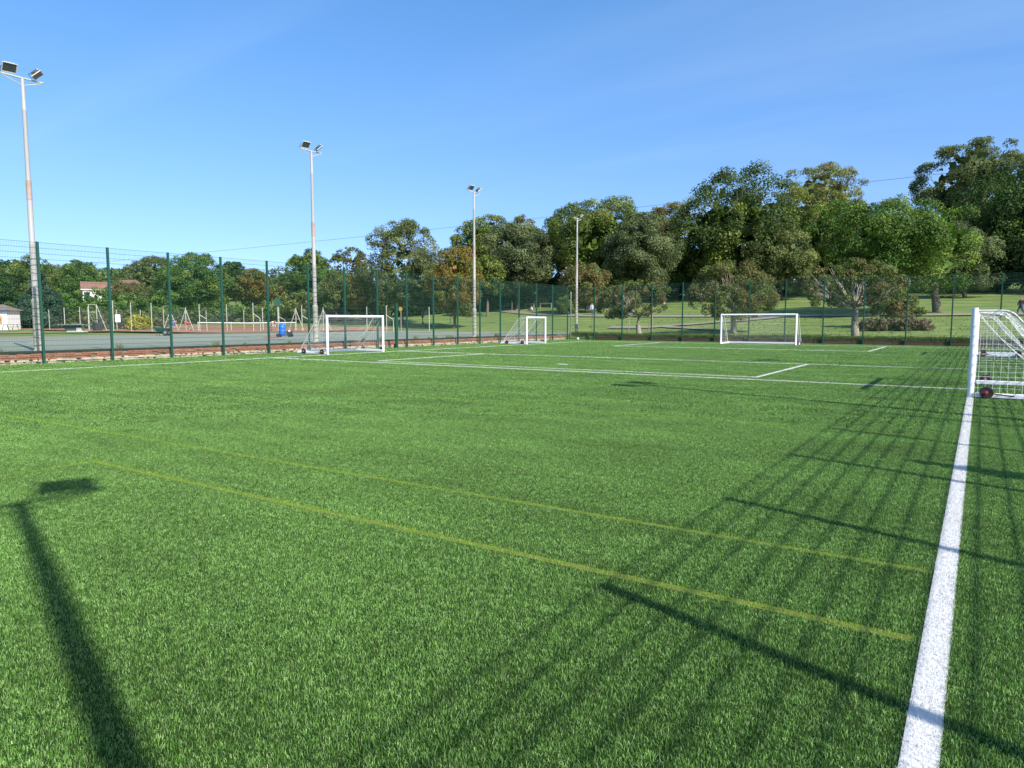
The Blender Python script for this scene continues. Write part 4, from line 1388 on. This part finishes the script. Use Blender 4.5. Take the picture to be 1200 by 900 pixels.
for i in range(9):
    for j in range(5):
        V.append(((i - 4) * 0.14 + rng.normal(0, .02), (j - 2) * 0.14 + rng.normal(0, .02), 0.02 + abs(rng.normal(0, 0.05)) * (1 if 0 < i < 8 and 0 < j < 4 else 0.1)))
F = np.array([(i * 5 + j, (i + 1) * 5 + j, (i + 1) * 5 + j + 1, i * 5 + j + 1) for i in range(8) for j in range(4)])
obj('cloth', np_mesh('cloth', np.array(V), 4, plain('red_cloth', (0.4, 0.03, 0.04)), faces=F), g)


# ------------------------------------------------------------------ cabin, houses, benches, cars
def house(name, label, c, rz, w, d, h, rh, wall, roof, wins, cat='house', chimney=True, shutter=None, flat=False, group=None):
    g = thing(name, label, cat, c, rz, group)
    b = MB(); b.box((0, 0, h / 2 - 0.5), (w, d, h + 1.0)); b.build('wall', M[wall], g)
    e = 0.35
    b = MB()
    if flat:
        b.v = [(-w / 2 - e, -d / 2 - e, h), (w / 2 + e, -d / 2 - e, h), (w / 2 + e, d / 2 + e, h), (-w / 2 - e, d / 2 + e, h), (-w / 2 + d * .35, 0, h + rh), (w / 2 - d * .35, 0, h + rh)]
        b.f = [(0, 1, 5, 4), (1, 2, 5), (2, 3, 4, 5), (3, 0, 4), (3, 2, 1, 0)]
    else:
        b.v = [(-w / 2 - e, -d / 2 - e, h - 0.1), (w / 2 + e, -d / 2 - e, h - 0.1), (w / 2 + e, d / 2 + e, h - 0.1), (-w / 2 - e, d / 2 + e, h - 0.1), (-w / 2 - e, 0, h + rh), (w / 2 + e, 0, h + rh)]
        b.f = [(0, 1, 5, 4), (1, 2, 5), (2, 3, 4, 5), (3, 0, 4), (3, 2, 1, 0)]
    rf = b.build('roof', M[roof], g)
    if chimney:
        b = MB(); b.box((w * 0.28, 0.2, h + rh + 0.2), (0.7, 0.55, 1.6)); b.build('chimney', M['brick'], rf)
    b = MB(); b.box((0, -d / 2 - e, h - 0.02), (w + 2 * e, 0.08, 0.16)); b.build('fascia', M['sign_white'] if cat == 'house' else plain('fascia_blue', (0.04, 0.06, 0.16)), rf)
    for (x, z, ww, hh, kind) in wins:
        b = MB(); b.box((x, -d / 2 - 0.03, z), (ww, 0.06, hh)); f = b.build('window' if kind != 'door' else 'door', M['sign_white'] if kind == 'glass' else M['shutter_orange'], g)
        b = MB()
        if kind == 'glass': b.box((x, -d / 2 - 0.07, z), (ww * 0.86, 0.03, hh * 0.86)); b.build('pane', M['glass'], f)
        else: b.box((x + ww * 0.35, -d / 2 - 0.09, z), (0.05, 0.05, 0.2)); b.build('handle', M['dark_metal'], f)
    return g


c = dp(-1.5, 90)
house('cabin', 'small white cabin with orange shutter at the far left edge', (c[0], c[1], c[2]), YAW + R_(8), 3.6, 3.0, 2.45, 0.75, 'render_white', 'roof_brown', [(0.72, 1.25, 0.95, 0.95, 'shutter')], cat='cabin', chimney=False, flat=True)
c = dp(114, 145)
house('house', 'white house with red tiled roof among the trees at left', (c[0], c[1], 8.0 - 5.0), YAW + R_(32), 4.6, 5, 4.8, 1.7, 'render_white', 'roof_red', chimney=False, wins=[(-1.6, 3.8, 1.2, 1.2, 'glass'), (1.6, 3.8, 1.4, 1.2, 'glass'), (1.6, 1.2, 1.4, 1.2, 'glass')])
c = dp(150, 152)
house('house', 'house with only its red roof showing right of the white house', (c[0], c[1], 8.6 - 5.0), YAW - R_(20), 5, 5, 5.0, 1.7, 'render_white', 'roof_red', chimney=False, wins=[(-1.2, 3.8, 1.1, 1.2, 'glass'), (1.2, 3.8, 1.1, 1.2, 'glass')])
c = at(785, 330, 138)
house('house', 'white rendered building glimpsed under the trees above the far goal', (c[0], c[1], ground_z(c[0], c[1])), YAW - R_(12), 14, 8, 4.6, 2.2, 'render_white', 'roof_brown', [(-4, 2.2, 1.6, 1.4, 'glass'), (0, 2.2, 1.6, 1.4, 'glass'), (4, 2.2, 1.6, 1.4, 'glass')])


def bench(label, p, rz, col='wood_pale', L_=1.6):
    g = thing('bench', label, 'bench', tuple(p), rz)
    for k in range(3):
        b = MB(); b.box((0, -0.16 + k * 0.16, 0.45), (L_, 0.13, 0.05)); b.build('seat_slat', M[col], g)
    for k in range(2):
        b = MB(); b.box((0, 0.28, 0.65 + k * 0.18), (L_, 0.04, 0.13)); b.build('back_slat', M[col], g)
    for x in (-L_ / 2 + .15, L_ / 2 - .15):
        b = MB(); b.box((x, 0, 0.21), (0.08, 0.42, 0.42)); b.build('leg', M[col], g)
        b = MB(); b.box((x, 0.3, 0.45), (0.07, 0.05, 0.85)); b.build('back_post', M[col], g)
    return g


bench('pale wooden bench beside the path left of the dry grass', hit(591.5, 361.0), YAW + math.pi + R_(15))


def rail(label, x0, x1, y):
    a, e = hit(x0, y), hit(x1, y)
    e2 = (e - a); L_ = np.linalg.norm(e2[:2]); rz = math.atan2(e2[1], e2[0])
    g = thing('low_rail', label, 'barrier', tuple(a), rz)
    for x in (0.0, L_):
        b = MB(); b.box((x, 0, 0.4), (0.14, 0.14, 0.9)); b.build('upright', M['wood_weathered'], g)
    b = MB(); b.box((L_ / 2, 0, 0.8), (L_ + 0.2, 0.1, 0.14)); b.build('top_rail', M['wood_weathered'], g)


rail('low wooden rail left of the dry grass clump by the path', 616, 625.5, 362.0)
rail('low wooden rail right of the dry grass clump by the path', 633, 646, 361.5)

# picnic table beside the cabin
p = dp(12, 84)
g = thing('picnic_table', 'weathered picnic table in front of the white cabin', 'table', tuple(p), YAW)
for k in range(4):
    b = MB(); b.box((0, -0.28 + k * 0.19, 0.74), (1.7, 0.16, 0.045)); b.build('top_plank', M['wood_weathered'], g)
for y in (-0.72, 0.72):
    b = MB(); b.box((0, y, 0.44), (1.7, 0.26, 0.045)); b.build('seat_plank', M['wood_weathered'], g)
for x in (-0.6, 0.6):
    for s in (-1, 1):
        b = MB(); b.tube([(x, s * 0.62, 0), (x, s * 0.25, 0.73)], 0.045, 6); b.build('leg', M['wood_weathered'], g)


def car(label, p, rz, paint, group='cars parked behind the trees'):
    g = thing('parked_car', label, 'car', tuple(p), rz, group)
    prof = [(-2.1, 0.35), (-2.1, 0.75), (-1.9, 0.92), (-1.1, 1.0), (-0.55, 1.42), (0.9, 1.45), (1.6, 1.05), (2.05, 0.95), (2.12, 0.6), (2.1, 0.35)]
    b = MB(); n = len(prof)
    for y, k in ((-0.85, 1), (0.85, 1)):
        for x, z in prof: b.v.append((x, y * (0.82 if z > 1.1 else 1), z))
    b.f = [tuple(range(n)), tuple(reversed(range(n, 2 * n)))] + [(i, i + n, (i + 1) % n + n, (i + 1) % n) for i in range(n)]
    b.build('body', M[paint], g, bevel=0.05)
    for y in (-0.80, 0.80):
        b = MB(); b.face([(-0.98, y * 1.0, 1.02), (1.45, y, 1.05), (0.85, y * .93, 1.38), (-0.5, y * .93, 1.36)]); o = b.build('side_window', M['glass'], g, (0, math.copysign(0.03, y), 0))
    for x in (-1.3, 1.3):
        for y in (-0.8, 0.8):
            b = MB(); b.lathe([(0.16, -0.1), (0.3, -0.1), (0.32, -0.06), (0.32, 0.06), (0.3, 0.1), (0.16, 0.1)], axis='y', sides=18); b.build('wheel', M['rubber'], g, (x, y, 0.32))
    for y in (-0.6, 0.6):
        b = MB(); b.box((-2.1, y, 0.72), (0.06, 0.3, 0.14)); b.build('headlight', M['sign_white'], g)


p = at(800, 335, 128); car('dark car parked under the trees above the far goal', (p[0], p[1], ground_z(p[0], p[1]) + 0.05), YAW + 0.1, 'car_dark')
p = at(892, 335, 126); car('pale grey car half hidden behind the small tree and oak', (p[0], p[1], ground_z(p[0], p[1]) + 0.05), YAW - 0.1, 'car_paint')

# tree stakes and thin posts in the park
for (x, y, h, lb) in [(764, 388.5, 2.0, 'thin stake just right of the small leaning tree'), (758.5, 388.5, 2.0, 'leaning thin stake beside the small tree'), (737, 390, 2.3, 'thin stake left of the small leaning tree'),
                      (600, 366, 1.6, 'thin post left of the small middle goal beside the path'), (545, 371, 1.5, 'thin post on the lawn right of the orange brown tree')]:
    p = hit(x, y)
    b = MB(); b.tube([(0, 0, -0.2), (0.0 if 'leaning' not in lb[:7] else 0.35, 0, h * 0.5), (0.0 if 'leaning' not in lb[:7] else 0.7, 0, h)], [0.04, 0.04, 0.035], 6)
    tag(b.build('stake', M['wood_weathered'], None, tuple(p)), lb, 'stake', 'stakes in the park lawn')

# pale wooden box step at the corner gate
g = thing('wooden_step', 'pale wooden step behind the corner gate', 'step', (-26.6, 53.6, 0.26))
for k in range(4):
    b = MB(); b.box((0, -0.21 + k * 0.14, 0.3), (1.1, 0.13, 0.04)); b.build('plank', M['wood_pale'], g)
b = MB(); b.box((0, -0.27, 0.14), (1.1, 0.03, 0.27)); b.build('riser', M['wood_pale'], g)
for x in (-.5, .5):
    b = MB(); b.box((x, 0, 0.14), (0.05, 0.5, 0.28)); b.build('side', M['wood_pale'], g)

# overhead cable sagging across the park
A, B_ = at(20, 316, 172), at(1330, 178, 74)
c = thing('overhead_cable', 'thin dark overhead cable crossing the sky above the trees', 'cable', tuple(A))
pts_ = []
for k in range(60):
    t = k / 59; p = A * (1 - t) + B_ * t - A; p[2] -= 4 * 0.55 * t * (1 - t); pts_.append(tuple(p))
b = MB(); b.tube(pts_, 0.022, 5, False); b.build('wire', M['cable'], c)
pl = thing('telegraph_pole', 'wooden telegraph pole outside the right edge carrying the overhead cable', 'pole', (B_[0], B_[1], ground_z(B_[0], B_[1])))
hh = B_[2] - ground_z(B_[0], B_[1]) + 0.3
b = MB(); b.tube([(0, 0, -0.5), (0, 0, hh)], [0.17, 0.11], 12); b.build('pole', M['wood_weathered'], pl)
b = MB(); b.box((0, 0, hh - 0.5), (1.4, 0.1, 0.1)); b.build('cross_arm', M['wood_weathered'], pl)

# ------------------------------------------------------------------ people
def skin_mesh(name, joints, edges, radii, m, parent):
    me = bpy.data.meshes.new(name)
    me.from_pydata([tuple(j) for j in joints], edges, [])
    me.materials.append(m)
    o = obj(name, me, parent)
    sk = o.modifiers.new('skin', 'SKIN')
    for i, v in enumerate(me.skin_vertices[0].data if me.skin_vertices else []):
        pass
    if not me.skin_vertices:
        bpy.context.view_layer.objects.active = o
    return o, sk


def limb(b, pts, rs, sides=8):
    b.tube(pts, rs, sides)


def person(label, p, rz, top, legs, hair, pose='stand', H=1.72, group='people in the park'):
    """one continuous swept body; clothing follows it as slightly larger children"""
    g = thing('person', label, 'person', tuple(p), rz, group)
    k = H / 1.72
    if pose == 'sit':
        hip = Vector((0, 0, 0.12)); kn = [Vector((-.12, -.38, 0.42)), Vector((.12, -.38, 0.42))]; an = [Vector((-.12, -.72, 0.06)), Vector((.12, -.68, 0.06))]
    elif pose == 'bend':
        hip = Vector((0, 0.1, 0.8)); kn = [Vector((-.1, -0.05, 0.46)), Vector((.1, -0.02, 0.46))]; an = [Vector((-.12, 0.1, 0.07)), Vector((.12, 0.14, 0.07))]
    elif pose == 'walk':
        hip = Vector((0, 0, 0.9)); kn = [Vector((-.09, -.2, 0.5)), Vector((.09, 0.1, 0.47))]; an = [Vector((-.1, -.3, 0.07)), Vector((.1, 0.36, 0.13))]
    else:
        hip = Vector((0, 0, 0.9)); kn = [Vector((-.09, -.02, 0.48)), Vector((.1, -.03, 0.48))]; an = [Vector((-.1, 0, 0.07)), Vector((.12, 0.02, 0.07))]
    up_ = Vector((0, 0, 1)) if pose != 'bend' else Vector((0, -0.85, 0.35)).normalized()
    fwd = Vector((0, -1, 0)) if pose != 'bend' else Vector((0, -0.35, -0.94)).normalized()
    ch = hip + up_ * 0.32; nk = hip + up_ * 0.54; hd = hip + up_ * 0.70 + fwd * 0.03
    sx = Vector((1, 0, 0))
    J = [hip, hip + up_ * 0.16, ch, nk - up_ * 0.02, nk + up_ * 0.05, hd - up_ * 0.03, hd + up_ * 0.1]
    E = [(0, 1), (1, 2), (2, 3), (3, 4), (4, 5), (5, 6)]
    Rr = [0.15, 0.135, 0.16, 0.1, 0.055, 0.09, 0.085]
    for s, kk, aa in ((-1, kn[0], an[0]), (1, kn[1], an[1])):
        n = len(J); J += [hip + sx * s * 0.09 - up_ * 0.03, kk, aa, aa + Vector((0, -0.15, -0.03))]; Rr += [0.1, 0.065, 0.045, 0.035]
        E += [(0, n), (n, n + 1), (n + 1, n + 2), (n + 2, n + 3)]
    arms = []
    for s in (-1, 1):
        sh = nk + sx * s * 0.18 - up_ * 0.05
        if pose == 'sit': el, ha = sh + Vector((s * .06, -.1, -.25)), sh + Vector((s * -.04, -.36, -.2))
        elif pose == 'bend': el, ha = sh + Vector((0, -.05, -.27)), sh + Vector((0, -.1, -.52))
        elif pose == 'walk': el, ha = sh + Vector((s * .05, .12 * s, -.26)), sh + Vector((s * .04, -.05 + .1 * s, -.48))
        else: el, ha = sh + Vector((s * .07, .05, -.27)), sh + Vector((s * .05, -.08, -.5))
        n = len(J); J += [sh, el, ha, ha + (ha - el).normalized() * 0.09]; Rr += [0.06, 0.045, 0.034, 0.03]
        E += [(3, n), (n, n + 1), (n + 1, n + 2), (n + 2, n + 3)]; arms.append((sh, el, ha))
    me = bpy.data.meshes.new('body')
    me.from_pydata([tuple(j * k) for j in J], E, [])
    me.materials.append(M['skin'])
    o = obj('body', me, g)
    o.modifiers.new('skin', 'SKIN')
    bpy.context.view_layer.objects.active = o
    if not me.skin_vertices:
        with bpy.context.temp_override(object=o, active_object=o):
            bpy.ops.mesh.customdata_skin_add()
    for i, v in enumerate(me.skin_vertices[0].data):
        v.radius = (Rr[i] * k, Rr[i] * k); v.use_root = (i == 0)
    sb = o.modifiers.new('sub', 'SUBSURF'); sb.levels = 1; sb.render_levels = 2
    # clothes
    b = MB()
    b.tube([hip * k, (hip + up_ * 0.16) * k, ch * k, (nk - up_ * 0.03) * k, (nk + up_ * 0.02) * k], [0.175 * k, 0.165 * k, 0.19 * k, 0.15 * k, 0.07 * k], 12)
    for sh, el, ha in arms:
        b.tube([(sh - (sh - nk) * 0.3) * k, sh * k, el * k, (el * 0.25 + ha * 0.75) * k], [0.08 * k, 0.08 * k, 0.06 * k, 0.048 * k], 8)
    b.build('top', top, g, smooth=True)
    b = MB()
    for s, kk, aa in ((-1, kn[0], an[0]), (1, kn[1], an[1])):
        b.tube([(hip + up_ * 0.06 + sx * s * 0.05) * k, (hip + sx * s * 0.09 - up_ * 0.04) * k, kk * k, (aa + Vector((0, 0, .02))) * k], [0.14 * k, 0.125 * k, 0.085 * k, 0.062 * k], 10)
    b.build('trousers', legs, g, smooth=True)
    for aa in an:
        b = MB(); b.tube([(aa + Vector((0, 0.05, -0.02))) * k, (aa + Vector((0, -0.06, -0.03))) * k, (aa + Vector((0, -0.19, -0.045))) * k], [0.05 * k, 0.052 * k, 0.035 * k], 8)
        b.build('shoe', M['dark_metal'], g, smooth=True)
    b = MB(); c0 = (hd + up_ * 0.06 - fwd * 0.02) * k
    b.tube([c0 - fwd * 0.02 - up_ * 0.1, c0 - up_ * 0.02, c0 + up_ * 0.05, c0 + up_ * 0.09], [0.085 * k, 0.112 * k, 0.1 * k, 0.04 * k], 12)
    b.build('hair', hair, g, smooth=True)
    b = MB(); f0 = (hd + up_ * 0.0 + fwd * 0.105) * k
    b.tube([f0 + up_ * 0.03, f0 - up_ * 0.02 + fwd * 0.022], [0.012, 0.018], 6); b.build('nose', M['skin'], g)
    return g


dark_hair, fair_hair = plain('dark_hair', (0.03, 0.022, 0.016)), plain('fair_hair', (0.4, 0.27, 0.12))
person('person in pale blue top standing on the path beyond the corner gate', hit(693.5, 370.3), YAW + 0.3, plain('pale_blue_cloth', (0.3, 0.36, 0.5)), plain('charcoal_cloth', (0.06, 0.06, 0.065)), dark_hair, 'stand')
person('fair haired person in dark jacket and jeans walking at right edge', hit(1196, 369.3), YAW - R_(80), plain('plum_cloth', (0.05, 0.022, 0.03)), plain('denim', (0.05, 0.075, 0.12)), fair_hair, 'walk')
person('person sitting on the grass by the low rails', hit(623, 365.0), YAW - R_(60), plain('white_cloth', (0.6, 0.56, 0.5)), plain('black_cloth', (0.02, 0.02, 0.022)), dark_hair, 'sit')
person('person standing in shade left of the single lamp floodlight', hit(658.5, 366.3), YAW + R_(60), plain('brown_cloth', (0.3, 0.2, 0.14)), plain('charcoal_cloth', (0.06, 0.06, 0.065)), dark_hair, 'stand', 1.65)
person('person in blue top bending over beside the hand cart at left', dp(200, 80), YAW + R_(90), plain('blue_cloth', (0.03, 0.12, 0.5)), plain('navy_cloth', (0.04, 0.05, 0.2)), fair_hair, 'bend', group='people on the old courts')
person('person in red top bending over beneath the pale bracing frame at left', dp(222, 84), YAW - R_(80), plain('red_cloth', (0.55, 0.02, 0.03)), plain('olive_cloth', (0.09, 0.09, 0.05)), dark_hair, 'bend', group='people on the old courts')
person('person in pale clothes bending over left of the blue drum', dp(317.5, 82), YAW + R_(70), plain('cream_cloth', (0.6, 0.52, 0.4)), plain('cream_cloth', (0.6, 0.52, 0.4)), plain('orange_cap', (0.5, 0.13, 0.06)), 'bend', group='people on the old courts')
person('child in red top far off on the lawn above the far goal', hit(778, 359.0), YAW, plain('red_cloth', (0.55, 0.02, 0.03)), plain('white_cloth', (0.6, 0.56, 0.5)), dark_hair, 'stand', 1.1)

# a lost ball and litter on the turf
b = MB()
b.lathe([(0.01, -0.1), (0.06, -0.08), (0.1, 0), (0.06, 0.08), (0.01, 0.1)], sides=14)
tag(b.build('ball', M['sign_white'], None, (-27.5, 51.3, 0.11), smooth=True), 'small pale ball on the turf by the corner gate', 'ball')
